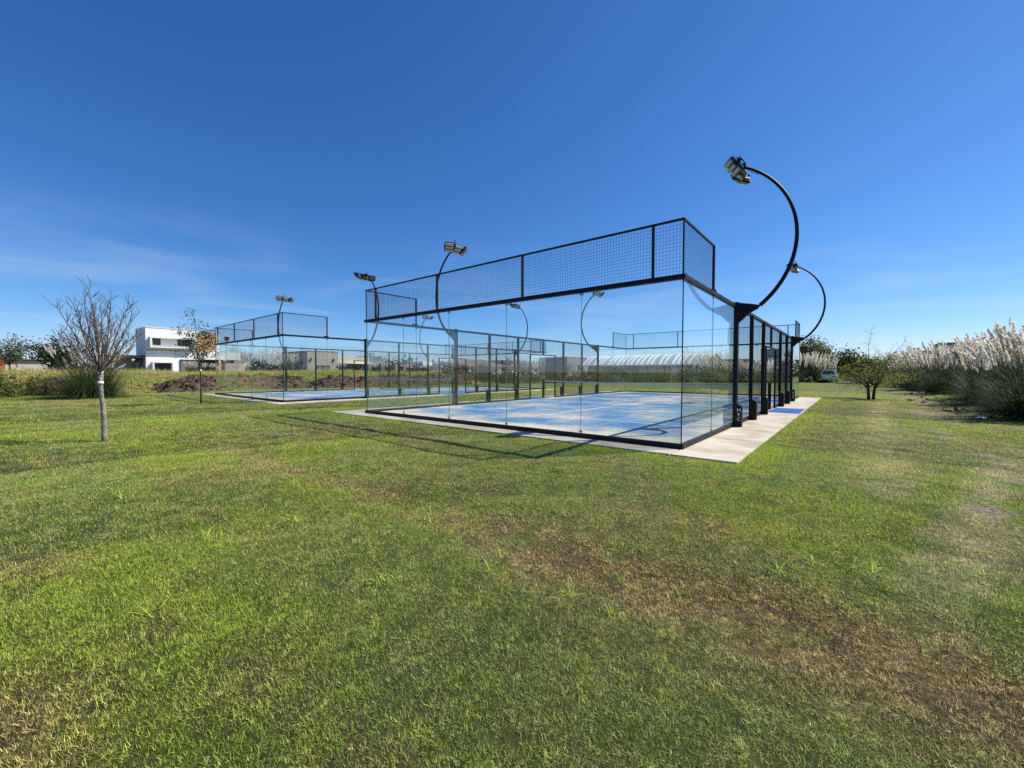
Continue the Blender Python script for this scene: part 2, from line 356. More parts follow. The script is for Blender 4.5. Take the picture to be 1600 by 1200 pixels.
# ------------------------------------------------------------------ pavements of cast concrete slabs, court turf
def conc_mat(name, col, seed):
    """broomed concrete: streaks across the slab, blotches, dark specks and earth stains"""
    m, t, b = mat_base(name); l = t.links.new
    tc = N(t, 'ShaderNodeTexCoord'); mp = N(t, 'ShaderNodeMapping'); mp.inputs['Scale'].default_value = (1.2, 16, 1); mp.inputs['Location'].default_value = (seed, seed*2, 0)
    n1 = N(t, 'ShaderNodeTexNoise'); n1.inputs['Scale'].default_value = 1.6; n1.inputs['Detail'].default_value = 7; n1.inputs['Roughness'].default_value = .7
    n2 = N(t, 'ShaderNodeTexNoise'); n2.inputs['Scale'].default_value = 1.1; n2.inputs['Detail'].default_value = 8
    n3 = N(t, 'ShaderNodeTexNoise'); n3.inputs['Scale'].default_value = 70; n3.inputs['Detail'].default_value = 3
    l(tc.outputs['Object'], mp.inputs[0]); l(mp.outputs[0], n1.inputs['Vector']); l(tc.outputs['Object'], n2.inputs['Vector']); l(tc.outputs['Object'], n3.inputs['Vector'])
    def ramp(src, p0, c0, p1, c1):
        r = N(t, 'ShaderNodeValToRGB'); e = r.color_ramp.elements; e[0].position = p0; e[1].position = p1; e[0].color = (*c0, 1); e[1].color = (*c1, 1); l(src, r.inputs[0]); return r.outputs[0]
    def mul(a, c):
        x = N(t, 'ShaderNodeMixRGB', blend_type='MULTIPLY'); x.inputs[0].default_value = 1; l(a, x.inputs[1]); l(c, x.inputs[2]); return x.outputs[0]
    c = ramp(n1.outputs['Fac'], .3, tuple(q*.78 for q in col), .65, tuple(q*1.1 for q in col))
    c = mul(c, ramp(n2.outputs['Fac'], .36, (.70, .66, .60), .56, (1, 1, 1))); c = mul(c, ramp(n3.outputs['Fac'], .30, (.72, .70, .66), .42, (1, 1, 1)))
    l(c, b.inputs['Base Color']); b.inputs['Roughness'].default_value = .88; b.inputs['Specular IOR Level'].default_value = .2
    bp = N(t, 'ShaderNodeBump'); bp.inputs['Strength'].default_value = .4; bp.inputs['Distance'].default_value = .008; l(n1.outputs['Fac'], bp.inputs['Height']); l(bp.outputs['Normal'], b.inputs['Normal'])
    MATS[name] = m; return m
M_CONC = conc_mat('concrete', (.52, .47, .385), 1.0)
M_CONC2 = conc_mat('concrete_worn', (.49, .445, .36), 4.0)
def turf_mat():
    m, t, b = mat_base('blue_turf'); l = t.links.new
    tc = N(t, 'ShaderNodeTexCoord')
    n1 = N(t, 'ShaderNodeTexNoise'); n1.inputs['Scale'].default_value = .55; n1.inputs['Detail'].default_value = 9; n1.inputs['Roughness'].default_value = .68; l(tc.outputs['Object'], n1.inputs['Vector'])
    n2 = N(t, 'ShaderNodeTexNoise'); n2.inputs['Scale'].default_value = 14; n2.inputs['Detail'].default_value = 6; n2.inputs['Roughness'].default_value = .8; l(tc.outputs['Object'], n2.inputs['Vector'])
    # sand gathers along the back glass
    at = N(t, 'ShaderNodeAttribute'); at.attribute_name = 'sand'
    s = N(t, 'ShaderNodeMath', operation='MULTIPLY_ADD'); l(n2.outputs['Fac'], s.inputs[0]); s.inputs[1].default_value = .46; l(n1.outputs['Fac'], s.inputs[2])
    s2 = N(t, 'ShaderNodeMath', operation='MULTIPLY_ADD'); l(at.outputs['Fac'], s2.inputs[0]); s2.inputs[1].default_value = .22; l(s.outputs[0], s2.inputs[2])
    r = N(t, 'ShaderNodeValToRGB'); e = r.color_ramp.elements; e[0].position = .61; e[1].position = .905
    e[0].color = (.040, .145, .33, 1); e[1].color = (.50, .45, .37, 1)
    x = r.color_ramp.elements.new(.71); x.color = (.09, .21, .36, 1); x = r.color_ramp.elements.new(.80); x.color = (.25, .30, .36, 1)
    l(s2.outputs[0], r.inputs['Fac']); l(r.outputs['Color'], b.inputs['Base Color']); b.inputs['Roughness'].default_value = .9; b.inputs['Specular IOR Level'].default_value = .15
    n3 = N(t, 'ShaderNodeTexNoise'); n3.inputs['Scale'].default_value = 160; l(tc.outputs['Object'], n3.inputs['Vector'])
    bp = N(t, 'ShaderNodeBump'); bp.inputs['Strength'].default_value = .6; bp.inputs['Distance'].default_value = .01; l(n3.outputs['Fac'], bp.inputs['Height']); l(bp.outputs['Normal'], b.inputs['Normal'])
    return m
M_TURF = turf_mat()
M_MAT = pmat('blue_mat', (0.03, 0.12, 0.38), .95, .2, 30, .4, 200, spec=.1)
M_LINE = pmat('court_line', (0.62, 0.64, 0.66), .9, .22, 5, spec=.1)

def grid(name, x0, x1, y0, y1, z, step, mat, parent=None, attr=None):
    nx = int((x1-x0)/step)+1; ny = int((y1-y0)/step)+1
    X, Y = np.meshgrid(np.linspace(x0, x1, nx), np.linspace(y0, y1, ny)); V = np.stack([X, Y, X*0+z], -1).reshape(-1, 3)
    i, j = np.meshgrid(np.arange(nx-1), np.arange(ny-1)); a = (j*nx+i).ravel()
    me = quad_mesh(name, V, np.stack([a, a+1, a+nx+1, a+nx], -1), mat)
    if attr:
        at = me.attributes.new(attr[0], 'FLOAT', 'POINT'); at.data.foreach_set('value', attr[1](V[:, 0], V[:, 1]).astype(np.float32))
    return link(name, me, parent)

CT2 = (-17.297, 0.311, -0.018); RZ2 = -0.01371
def to2(x, y, z=0):
    c, s = math.cos(RZ2), math.sin(RZ2); return (CT2[0]+c*x-s*y, CT2[1]+s*x+c*y, CT2[2]+z)

def pavement(loc, rz, seed):
    rnd = random.Random(seed)
    root = empty('pavement', loc, rz); tag(root, kind='structure')
    g = .006
    def slab(x0, x1, y0, y1):
        dz = rnd.uniform(-.004, .004)
        MB().box(x0+g, x1-g, y0+g, y1-g, -.14, -.002+dz).build('concrete_slab', M_CONC if rnd.random() < .6 else M_CONC2, root, bevel=.008)
    for y0, y1 in zip((-.58, 1.77, 5.2, 9.0, 12.8, 16.6), (1.77, 5.2, 9.0, 12.8, 16.6, 20.6)):
        slab(.0, 1.0, y0, y1); slab(-11.4, -10.0, y0, y1)
    for x0, x1 in zip((-10, -7.1, -3.6), (-7.1, -3.6, 0)):
        slab(x0, x1, -.58, 0); slab(x0, x1, 20, 20.6)
    MB().box(-9.995, -.005, .005, 19.995, -.14, -.006).build('base_slab', M_CONC2, root)
    t = grid('court_turf', -9.96, -.04, .04, 19.96, .012, .25, M_TURF, root,
             ('sand', lambda x, y: np.clip(sst(1.6, .1, y)+sst(18.4, 19.9, y)+.5*np.exp(-((x+5)/1.6)**2)*sst(.35, .6, fbm(x, y, .3, 3, 8))+.5*sst(1.2, .2, -x)+.5*sst(-8.8, -9.8, x), 0, 1)))
    for y in (3.05, 16.95):
        MB().box(-9.96, -.04, y-.025, y+.025, .010, .0165).build('court_line', M_LINE, root)
    MB().box(-5.025, -4.975, 3.08, 16.92, .010, .0165).build('court_line', M_LINE, root)
    return root
pavement((0, 0, 0), 0, 3); pavement(CT2, RZ2, 5)

# ------------------------------------------------------------------ padel court enclosure
def wire_panel(a, b, z0, z1, step, w):
    """square welded wire between plan points a and b"""
    a = np.array(a, float); b = np.array(b, float); Ln = np.linalg.norm(b-a); u = (b-a)/Ln; nrm = np.array([-u[1], u[0]])
    U = (u[0], u[1], 0); Nn = (nrm[0], nrm[1], 0); Z = (0, 0, 1); m = MB()
    n = max(1, round(Ln/step)); k = max(1, round((z1-z0)/step))
    for i in range(1, n):
        p = a+u*Ln*i/n; m.obox((p[0], p[1], (z0+z1)/2), U, Nn, Z, w/2, w/2, (z1-z0)/2)
    c = (a+b)/2+nrm*w
    for i in range(1, k): m.obox((c[0], c[1], z0+(z1-z0)*i/k), U, Nn, Z, Ln/2, w/2, w/2)
    return m
def text_mesh(txt, size, depth=.003):
    cu = bpy.data.curves.new('t', 'FONT'); cu.body = txt; cu.size = size; cu.align_x = 'CENTER'; cu.align_y = 'CENTER'; cu.extrude = depth; cu.space_line = .95
    o = bpy.data.objects.new('t', cu); COL.objects.link(o)
    bpy.context.view_layer.update()
    me = bpy.data.meshes.new_from_object(o.evaluated_get(bpy.context.evaluated_depsgraph_get())); bpy.data.objects.remove(o)
    me.materials.clear(); me.materials.append(M_WHITE)
    return me
TXT = text_mesh('M\nE\nC', .115)

def glass_panel(root, a, b, z0, z1):
    """12 mm toughened pane with darker ground edges"""
    a = np.array(a, float); b = np.array(b, float); Ln = np.linalg.norm(b-a); u = (b-a)/Ln; g = .005
    n = np.array([-u[1], u[0]])*.006; a = a+u*g; b = b-u*g
    v = []
    for z in (z0, z1):
        for p in (a-n, b-n, b+n, a+n): v.append((p[0], p[1], z))
    m = MB().add(v, [(0,3,2,1),(4,5,6,7),(0,1,5,4),(1,2,6,5),(2,3,7,6),(3,0,4,7)])
    o = m.build('glass_panel', M_GLASS, root); o.data.materials.append(M_GEDGE)
    for i in (0, 1, 3, 5): o.data.polygons[i].material_index = 1
    return o

def make_court():
    root = empty('padel_court')
    B = M_BLACK
    W3 = .0034
    for end in (0, 1):
        y = 0 if end == 0 else 20; s = 1 if end == 0 else -1
        for k in range(5): glass_panel(root, (-2*k, y), (-2*k-2, y), .09, 2.95)
        MB().box(-10.05, .05, y-.05, y+.05, 2.95, 3.035).build('top_beam', B, root)
        MB().box(-10.05, .05, y-.045, y+.045, 0, .085).build('base_rail', B, root, bevel=.006)
        MB().box(-10.02, .02, y-.02, y+.02, 3.965, 4.0).build('mesh_rail', B, root)
        for x in (-.53, -3.53, -6.48, -9.45):
            MB().box(x-.022, x+.022, y-.022, y+.022, 3.036, 3.964).build('mesh_post', B, root)
        xs = (0, -.53, -3.53, -6.48, -9.45, -10)
        for x0, x1 in zip(xs[:-1], xs[1:]): wire_panel((x0, y), (x1, y), 3.036, 3.964, .0605, W3).build('mesh_panel', M_WIRE, root)
        for x in (0, -10):
            MB().box(x-.007, x+.007, y-.007+s*.016, y+.007+s*.016, .09, 2.95).build('corner_trim', B, root)
            MB().box(x-.012, x+.012, y-.012, y+.012, 3.036, 3.965).build('mesh_corner_post', B, root)
        for k in range(1, 5):
            for z in (.10, 2.90):
                MB().box(-2*k-.035, -2*k+.035, y-.014, y+.014, z, z+.045).build('glass_clamp', M_ALU, root, bevel=.003)
    for x, sx in ((0, 1), (-10, -1)):
        for yy in (2, 18):
            for z in (.10, 2.90): MB().box(x-.014, x+.014, yy-.035, yy+.035, z, z+.045).build('glass_clamp', M_ALU, root, bevel=.003)
        for y0, y1 in ((0, 2), (2, 4), (16, 18), (18, 20)):
            glass_panel(root, (x, y0+(.02 if y0 == 0 else 0)), (x, y1-(.02 if y1 == 20 else 0)), .09, 2.95)
        MB().box(x-.045, x+.045, .052, 8.86, 0, .08).build('base_rail', B, root, bevel=.006)
        MB().box(x-.045, x+.045, 11.14, 19.948, 0, .08).build('base_rail', B, root, bevel=.006)
        MB().box(x-.045, x+.045, .052, 19.948, 2.955, 3.03).build('top_beam', B, root)
        for yy in (2, 18):                                          # high mesh wraps round each corner by one pane
            MB().box(x-.022, x+.022, yy-.022, yy+.022, 3.031, 4.0).build('mesh_post', B, root)
            MB().box(x-.06, x+.05, yy-.14, yy+.05, 3.0305, 3.075).build('post_shoe', B, root)
            e = 0 if yy == 2 else 20
            MB().box(x-.018, x+.018, min(e, yy)+.023, max(e, yy)-.023, 3.966, 3.999).build('mesh_rail', B, root)
            wire_panel((x, e), (x, yy), 3.036, 3.964, .0605, W3).build('mesh_panel', M_WIRE, root)
        for k, y in enumerate((4, 6, 8, 12, 14, 16)):
            lamp = y in (4, 16)
            w = .062 if lamp else .04; c = x+sx*.05
            MB().box(c-.05, c+.05, y-w, y+w, .62, 3.07 if lamp else 2.954).build('post', B, root, bevel=.005)
            MB().box(c-.04, c+.04, y-w*.8, y+w*.8, 0, .62).build('post', B, root)
            # plinth with a rounded head, bolted to the pavement outside the glass
            poly = [(x+sx*.04, 0), (x+sx*.21, 0), (x+sx*.21, .47)]+[(x+sx*(.125+.085*math.cos(t)), .47+.095*math.sin(t)) for t in np.linspace(.3, math.pi-.3, 7)]+[(x+sx*.04, .47)]
            pl = MB().prism(poly, y-.072, y+.072).build('plinth', B, root, bevel=.006)
            if lamp:
                for sy, rz in ((-1, 0), (1, math.pi)):
                    o = link('lettering', TXT, pl); o.location = (x+sx*.15, y+sy*.0735, .30); o.rotation_euler = (R(90), 0, rz)
        # doorway frame and short post above it
        for y in (8.9, 11.1): MB().box(x-.03, x+.03, y-.03, y+.03, 0, 2.25).build('door_post', B, root)
        MB().box(x-.03, x+.03, 8.931, 11.069, 2.2, 2.25).build('door_lintel', B, root)
        MB().box(x-.035, x+.035, 9.96, 10.04, 2.251, 2.954).build('post', B, root)
        for y0, y1, z0 in ((4.06, 5.96, .085), (6.04, 7.96, .085), (8.04, 8.87, .085), (11.13, 11.96, .085), (12.04, 13.96, .085), (14.04, 15.94, .085), (8.87, 9.96, 2.255), (10.04, 11.13, 2.255)):
            wire_panel((x, y0), (x, y1), z0, 2.954, .0605, W3).build('mesh_panel', M_WIRE, root)
    return root
court = make_court()
tag(court, 'near padel court enclosure of tall frameless glass with black steel frame and mesh', 'padel court', 'padel court enclosures')
c2 = copy_tree(court); c2.location = CT2; c2.rotation_euler = (0, 0, RZ2)
c2['label'] = 'far padel court enclosure beside the soil bank, seen through and left of the near court'

# nets
def make_net():
    root = empty('padel_net')
    for x in (-.02, -9.98):
        s = -1 if x > -5 else 1
        MB().box(x-.05, x+.05, 9.95, 10.05, .013, .98).build('net_post', M_BLACK, root, bevel=.008)
    m = wire_panel((-.07, 10), (-9.93, 10), .03, .86, .045, .0022); m.build('net_mesh', M_NET, root)
    n = 40; V = []
    for i in range(n+1):
        x = -.07-9.86*i/n; z = .925-.05*math.sin(math.pi*i/n); V += [(x, 9.993, z-.055), (x, 10.007, z-.055), (x, 10.007, z), (x, 9.993, z)]
    F = [(4*i+a, 4*i+(a+1) % 4, 4*i+4+(a+1) % 4, 4*i+4+a) for i in range(n) for a in range(4)]+[(0, 1, 2, 3), (4*n+3, 4*n+2, 4*n+1, 4*n)]
    MB().add(V, F).build('net_tape', M_TAPE, root)
    return root
net = make_net(); tag(net, 'low net with pale tape strung across the near court', 'net', 'court nets')
n2 = copy_tree(net); n2.location = CT2; n2.rotation_euler = (0, 0, RZ2); n2['label'] = 'low net with pale tape strung across the far court'

# doormats of turf
for loc, x0, lab in (((0, 0, 0), .06, 'blue turf mat on the pavement at the near court right doorway'), ((0, 0, 0), -10.98, 'blue turf mat inside the strip at the near court left doorway'), (CT2, .06, 'blue turf mat at the doorway of the far court')):
    o = MB().box(x0, x0+.90, 9.0, 11.0, -.001, .012).build('doormat', M_MAT, bevel=.004); o.location = loc
    tag(o, lab, 'mat', 'turf mats at the doorways')

# curved floodlights
def make_floodlight():
    root = empty('floodlight')
    # bracket plates
    poly = [(.10, 2.56), (.10, 3.05), (.40, 2.99), (.56, 2.95), (.50, 2.87), (.30, 2.76), (.17, 2.62)]
    MB().prism(poly, -.05, .05).build('bracket', M_BLACK, root, bevel=.004)
    a = np.linspace(-.855, 1.12, 34); R_ = 2.055
    pts = np.stack([-.80+R_*np.cos(a), a*0, 4.50+R_*np.sin(a)], -1)
    MB().tube(pts, np.linspace(.047, .032, len(a)), 10).build('curved_arm', M_WIRE, root, smooth=True)
    tip = pts[-1]
    MB().tube([tip+np.array([.02, -.52, 0]), tip+np.array([.02, .52, 0])], .022, 8).build('crossbar', M_BLACK, root, smooth=True)
    MB().box(tip[0]-.07, tip[0]+.11, -.06, .06, tip[2]-.05, tip[2]+.05).build('clamp', M_BLACK, root, bevel=.006)
    MB().tube([tip+np.array([.10, 0, .02]), tip+np.array([.03, 0, .16]), tip+np.array([-.05, .0, .26])], .014, 6).build('lightning_spike', M_BLACK, root)
    t = np.linspace(0, 1, 9); A = pts[-6]+np.array([0, 0, .05]); Bp = tip+np.array([0, .1, .1])
    MB().tube(A[None]*(1-t[:, None])+Bp[None]*t[:, None]-np.stack([t*0, t*0, .10*np.sin(math.pi*t)], -1), .007, 5).build('cable', M_BLACK, root)
    for yy, yaw_ in ((-.40, -.6), (0.0, 0.0), (.40, .6)):
        # aimed down into the court and fanned out sideways
        d = np.array([-math.cos(yaw_)*.72, math.sin(yaw_)*.72, -.70]); d /= np.linalg.norm(d)
        s = np.cross(d, [0, 0, 1]); s /= np.linalg.norm(s); u = np.cross(s, d)
        c = tip+np.array([-.10, yy, -.13])
        h = MB().obox(c-d*.03, s, u, d, .18, .195, .022).build('lamp_head', M_BLACK, root, bevel=.004)
        for k in (-1, 0, 1):
            MB().obox(c+u*k*.126+d*.016, s, u, d, .158, .046, .030).build('led_module', M_LENS, h, bevel=.004)
            f = MB()
            for q in (-.13, -.065, 0, .065, .13): f.obox(c+u*k*.126-d*.08+s*q, s, u, d, .008, .05, .028)
            f.build('heat_sink', M_ALU, h)
        for q in (-1, 1):
            MB().obox(c+s*q*.19-d*.055, s, u, d, .008, .035, .09).build('yoke', M_BLACK, h)
    return root
fl = make_floodlight()
lamps = [((0, 4), 0, 'tall curved floodlight on the nearest post, highest and largest in view', 0), ((0, 16), 0, 'curved floodlight at the far right corner of the near court', 0),
         ((-10, 4), math.pi, 'curved floodlight on the left side of the near court, rising above its mesh', 0), ((-10, 16), math.pi, 'curved floodlight behind the near court glass above the shed roof', 0),
         ((0, 4), 0, 'curved floodlight of the far court leaning in beside the near court mesh corner', 1), ((0, 16), 0, 'curved floodlight at the far right end of the far court, seen through glass', 1),
         ((-10, 4), math.pi, 'curved floodlight on the left side of the far court above its mesh', 1), ((-10, 16), math.pi, 'small curved floodlight at the far left end of the far court, seen through glass', 1)]
for i, ((x, y), rz, lab, c) in enumerate(lamps):
    o = fl if i == 0 else copy_tree(fl)
    o.location = (x, y, 0) if c == 0 else to2(x, y); o.rotation_euler = (0, 0, rz+(RZ2 if c else 0))
    tag(o, lab, 'floodlight', 'curved floodlights of the two courts')


# ------------------------------------------------------------------ houses
M_PLASTER = pmat('white_plaster', (0.82, 0.81, 0.78), .8, .05, 1.2, .1, 30)
M_CREAM = pmat('cream_plaster', (0.52, 0.47, 0.39), .85, .08, 1.2, .1, 30)
M_GREY = pmat('grey_plaster', (0.24, 0.24, 0.24), .85, .12, .8, .1, 30)
M_DGREY = pmat('dark_cladding', (0.07, 0.075, 0.08), .7, .15, .8)
M_CONCW = pmat('board_marked_concrete', (0.36, 0.33, 0.29), .85, .12, .7, .2, 12)
M_DARK = pmat('dark_fascia', (0.02, 0.02, 0.022), .6, .2, 2)
M_STONE = pmat('orange_stone', (0.46, 0.26, 0.10), .9, .45, 3.2, .8, 8, col2=(0.62, 0.42, 0.22))
M_TERRA = pmat('terracotta_plaster', (0.40, 0.12, 0.055), .85, .1, 1)
M_TILE = pmat('roof_tile', (0.20, 0.125, 0.09), .85, .25, 2.5, .6, 14)
M_WOOD = pmat('timber_soffit', (0.20, 0.09, 0.04), .6, .25, 3)
M_CURT = pmat('curtain', (0.16, 0.17, 0.18), .9, .2, 3)
M_PGLASS = pmat('pale_balustrade', (0.36, 0.50, 0.54), .15, .05, 2, spec=.6)
M_VAULT = pmat('greenhouse_sheet', (0.34, 0.39, 0.38), .45, .12, 1.5)
M_RIB = pmat('white_rib', (0.80, 0.82, 0.82), .5, .05, 3)
M_PINK = pmat('rose_plaster', (0.36, 0.27, 0.23), .85, .1, 1)

def bpart(root, name, mat, *boxes, bevel=0):
    m = MB()
    for b in boxes: m.box(*b)
    return m.build(name, mat, root, bevel=bevel)
def win(root, X, y0, y1, z0, z1, n=1, frame=M_DARK, pane=M_PANE, t=.07, name='window'):
    """window on a wall facing +X whose plane is X; every pane its own piece"""
    m = MB(); m.box(X+.002, X+.09, y0, y1, z0, z0+t).box(X+.002, X+.09, y0, y1, z1-t, z1).box(X+.003, X+.091, y0, y0+t, z0+t, z1-t).box(X+.003, X+.091, y1-t, y1, z0+t, z1-t)
    w = (y1-y0-2*t)/n
    for i in range(1, n): m.box(X+.003, X+.088, y0+t+w*i-.025, y0+t+w*i+.025, z0+t, z1-t)
    f = m.build(name, frame, root)
    for i in range(n):
        a = y0+t+w*i+(.025 if i else 0); b = y0+t+w*(i+1)-(.025 if i < n-1 else 0)
        MB().box(X+.004, X+.045, a, b, z0+t, z1-t).build('pane', pane, f)
    return f
GZ = 0.9

# white two-storey house on the bank
h = empty('white_house', (-60, 5, 1.2)); tag(h, 'white two-storey modern house with boxed windows and orange stone panel', 'house')
hm = Matrix.Translation((60, -5, -1.2))
def place(root):
    """parts are modelled in world metres; hand them over to the root"""
    bpy.context.view_layer.update()
    inv = root.matrix_world.inverted()
    for c in root.children:
        c.location = inv @ c.location if False else (c.location-root.location)
bpart(h, 'wall', M_PLASTER, (-62.3, -57, 2.0, 6.62, GZ, 6.17))
bpart(h, 'parapet', M_PLASTER, (-62.3, -56.95, 1.96, 6.64, 6.17, 6.24))
bpart(h, 'wall', M_PLASTER, (-62.2, -56.98, 6.62, 11.0, 2.80, 3.72))                       # slab over the terrace
bpart(h, 'stone_panel', M_STONE, (-61.0, -57.6, 6.62, 8.7, 3.72, 5.98))
bpart(h, 'wall', M_PLASTER, (-62.0, -57.9, 8.7, 9.05, 3.72, 5.98))
m = MB(); m.box(-56.999, -56.45, 2.30, 6.3, 5.02, 5.16).box(-56.999, -56.45, 2.30, 6.3, 3.98, 4.12).box(-56.998, -56.452, 2.30, 2.44, 4.12, 5.02).box(-56.998, -56.452, 6.16, 6.3, 4.12, 5.02); m.build('window_box', M_PLASTER, h)
win(h, -56.995, 2.62, 3.25, 4.28, 4.98, 1); win(h, -56.995, 4.78, 5.95, 4.28, 4.98, 2)
bpart(h, 'string_course', M_DARK, (-56.999, -56.93, 2.05, 6.5, 3.70, 3.75))
m = MB(); m.box(-56.999, -56.55, 2.5, 4.3, 2.32, 2.44).box(-56.999, -56.55, 2.5, 4.3, 1.20, 1.30).box(-56.998, -56.552, 2.5, 2.62, 1.30, 2.32).box(-56.998, -56.552, 4.18, 4.3, 1.30, 2.32); m.build('window_box', M_PLASTER, h)
win(h, -56.995, 2.75, 4.10, 1.35, 2.28, 2)
win(h, -56.995, 4.95, 6.60, 1.15, 2.72, 3, pane=M_CURT, name='sliding_door')
bpart(h, 'wall', M_DGREY, (-62.0, -58.9, 6.63, 10.9, GZ, 2.79))
win(h, -58.895, 6.75, 8.6, 1.15, 2.6, 3, pane=M_CURT, name='sliding_door')
bpart(h, 'soffit', M_WOOD, (-58.88, -57.0, 6.64, 8.7, 2.74, 2.798))
bpart(h, 'terrace_post', M_PLASTER, (-57.25, -57.02, 8.72, 8.92, GZ, 2.795))
bpart(h, 'garden_wall', M_CREAM, (-57.4, -57.1, 9.4, 12.3, GZ, 2.42))
bpart(h, 'balustrade', M_PGLASS, (-57.06, -57.02, 8.8, 10.98, 3.725, 4.45))
fl_ = MB().tube([(-58.5, 10.0, 3.72), (-58.5, 10.0, 5.3)], .16, 10).build('flue', M_ALU, h)
MB().tube([(-58.5, 10.0, 5.3), (-58.5, 10.0, 5.72)], [.24, .30], 10).build('flue_cap', M_DARK, fl_)
bpart(h, 'rear_wing', M_DGREY, (-63.4, -62.31, 2.3, 6, GZ, 5.2))
bpart(h, 'carport_roof', M_DARK, (-62, -57, -1.2, 1.98, 2.82, 3.10))
bpart(h, 'carport_wall', M_CONCW, (-61.8, -58.2, -.45, 1.0, GZ, 2.815))
win(h, -58.195, .1, .95, 1.2, 1.75, 2, frame=M_WHITE)
bpart(h, 'carport_post', M_DARK, (-57.5, -57.25, 1.2, 1.45, GZ, 2.815))

def settle(root):
    for c in root.children: c.location = -Vector(root.location)
settle(h)

# house of raw concrete further along the bank
h = empty('concrete_house', (-66, 26, 1.2)); tag(h, 'low raw concrete house with blank side wall and two wall lamps', 'house')
bpart(h, 'wall', M_CONCW, (-71.3, -62, 21.5, 26.4, GZ, 4.55)); bpart(h, 'coping', M_DGREY, (-71.35, -61.95, 21.45, 26.45, 4.55, 4.61))
win(h, -61.995, 22.9, 24.95, 1.2, 2.36, 2, pane=M_CURT)
for y in (22.0, 25.6): bpart(h, 'wall_lamp', M_DARK, (-61.998, -61.8, y-.08, y+.08, 3.05, 3.45))
bpart(h, 'side_door', M_DARK, (-66.2, -65.0, 21.44, 21.498, GZ, 3.1)); bpart(h, 'wall_lamp', M_DARK, (-63.8, -63.6, 21.3, 21.498, 2.7, 3.0))
bpart(h, 'terrace_beam', M_CREAM, (-70, -62.1, 26.42, 32, 2.85, 3.95))
bpart(h, 'terrace_roof', M_WHITE, (-70.1, -61.6, 26.46, 32.1, 2.74, 2.85))
bpart(h, 'wall', M_DGREY, (-70, -64, 26.42, 31.8, GZ, 2.735)); win(h, -63.995, 26.7, 31.5, 1.2, 2.6, 5)
for y in (29.2, 31.7): bpart(h, 'terrace_post', M_DARK, (-62.3, -62.15, y-.07, y+.07, GZ, 2.735))
settle(h)

def small_house(name, label, X, y0, y1, top, wall, wins, depth=9, extra=(), base=GZ):
    r = empty(name, (X-depth/2, (y0+y1)/2, base)); tag(r, label, 'house', 'houses beyond the soil bank')
    bpart(r, 'wall', wall, (X-depth, X, y0, y1, base, top)); bpart(r, 'coping', M_DGREY, (X-depth-.05, X+.05, y0-.05, y1+.05, top, top+.08))
    for (a, b, c, d, n) in wins: win(r, X+.002, a, b, c, d, n)
    for (nm, mt, bx) in extra: bpart(r, nm, mt, bx)
    settle(r); return r
small_house('terracotta_house', 'low terracotta house with long cream wall at the left edge', -60, -10.4, -7.7, 2.55, M_TERRA, [(-9.6, -8.6, 1.3, 2.1, 1)], 7,
            [('side_wall', M_CREAM, (-64, -60.1, -7.69, -5.0, GZ, 2.42)), ('roof_slab', M_DARK, (-64.2, -59.9, -7.66, -4.9, 2.425, 2.52)), ('lean_to', M_DGREY, (-63, -60.4, -4.99, -3.3, GZ, 1.85))])
small_house('grey_house', 'grey flat-roofed house with broad chimney just right of the concrete house', -72, 37.9, 41.6, 3.6, M_GREY, [(38.9, 40.4, 2.0, 2.7, 2)], 8,
            [('upper_storey', M_DGREY, (-78, -72.4, 38.1, 41.2, 3.69, 4.55)), ('chimney', M_GREY, (-74.5, -73.6, 39.5, 40.3, 4.56, 5.3))])
small_house('blue_grey_house', 'pale blue-grey two-storey house behind the white house terrace', -72, 10.8, 15.6, 4.9, pmat('blue_grey_plaster', (.36, .42, .47), .8, .06, 1), [(12.2, 13.6, 3.2, 4.3, 2)], 8,
            [('annexe', M_GREY, (-80, -72.5, 15.65, 22, GZ, 4.4)), ('roof_tank', M_WHITE, (-75, -73.5, 13.6, 15.0, 4.99, 5.5))])
small_house('rose_house', 'rose-brown house with dark chimney stack seen between court posts', -75, 46.1, 50.6, 3.2, M_PINK, [(47.2, 48.4, 1.8, 2.6, 1)], 8,
            [('chimney', M_DGREY, (-77, -75.4, 49.4, 50.5, 3.29, 4.1)), ('awning', M_TERRA, (-75, -73.9, 49.2, 51.8, 2.3, 2.4))])
small_house('white_top_house', 'house with white upper storey and dark ground floor', -80, 55.8, 61.5, 2.9, M_DGREY, [(57, 59, 1.6, 2.4, 2)], 8,
            [('upper_storey', M_PLASTER, (-87, -80.4, 58.0, 61.0, 2.99, 4.0)), ('porch', M_PLASTER, (-80, -78.9, 56.0, 58.4, 2.6, 2.75))])
small_house('olive_house', 'olive grey house with wide window left of the tiled roofs', -80, 62.6, 68.6, 3.3, pmat('olive_plaster', (.26, .27, .23), .85, .1, 1), [(64, 67, 1.8, 2.6, 3)], 8,
            [('stack', M_GREY, (-83, -82, 62.8, 63.6, 3.39, 4.2))])
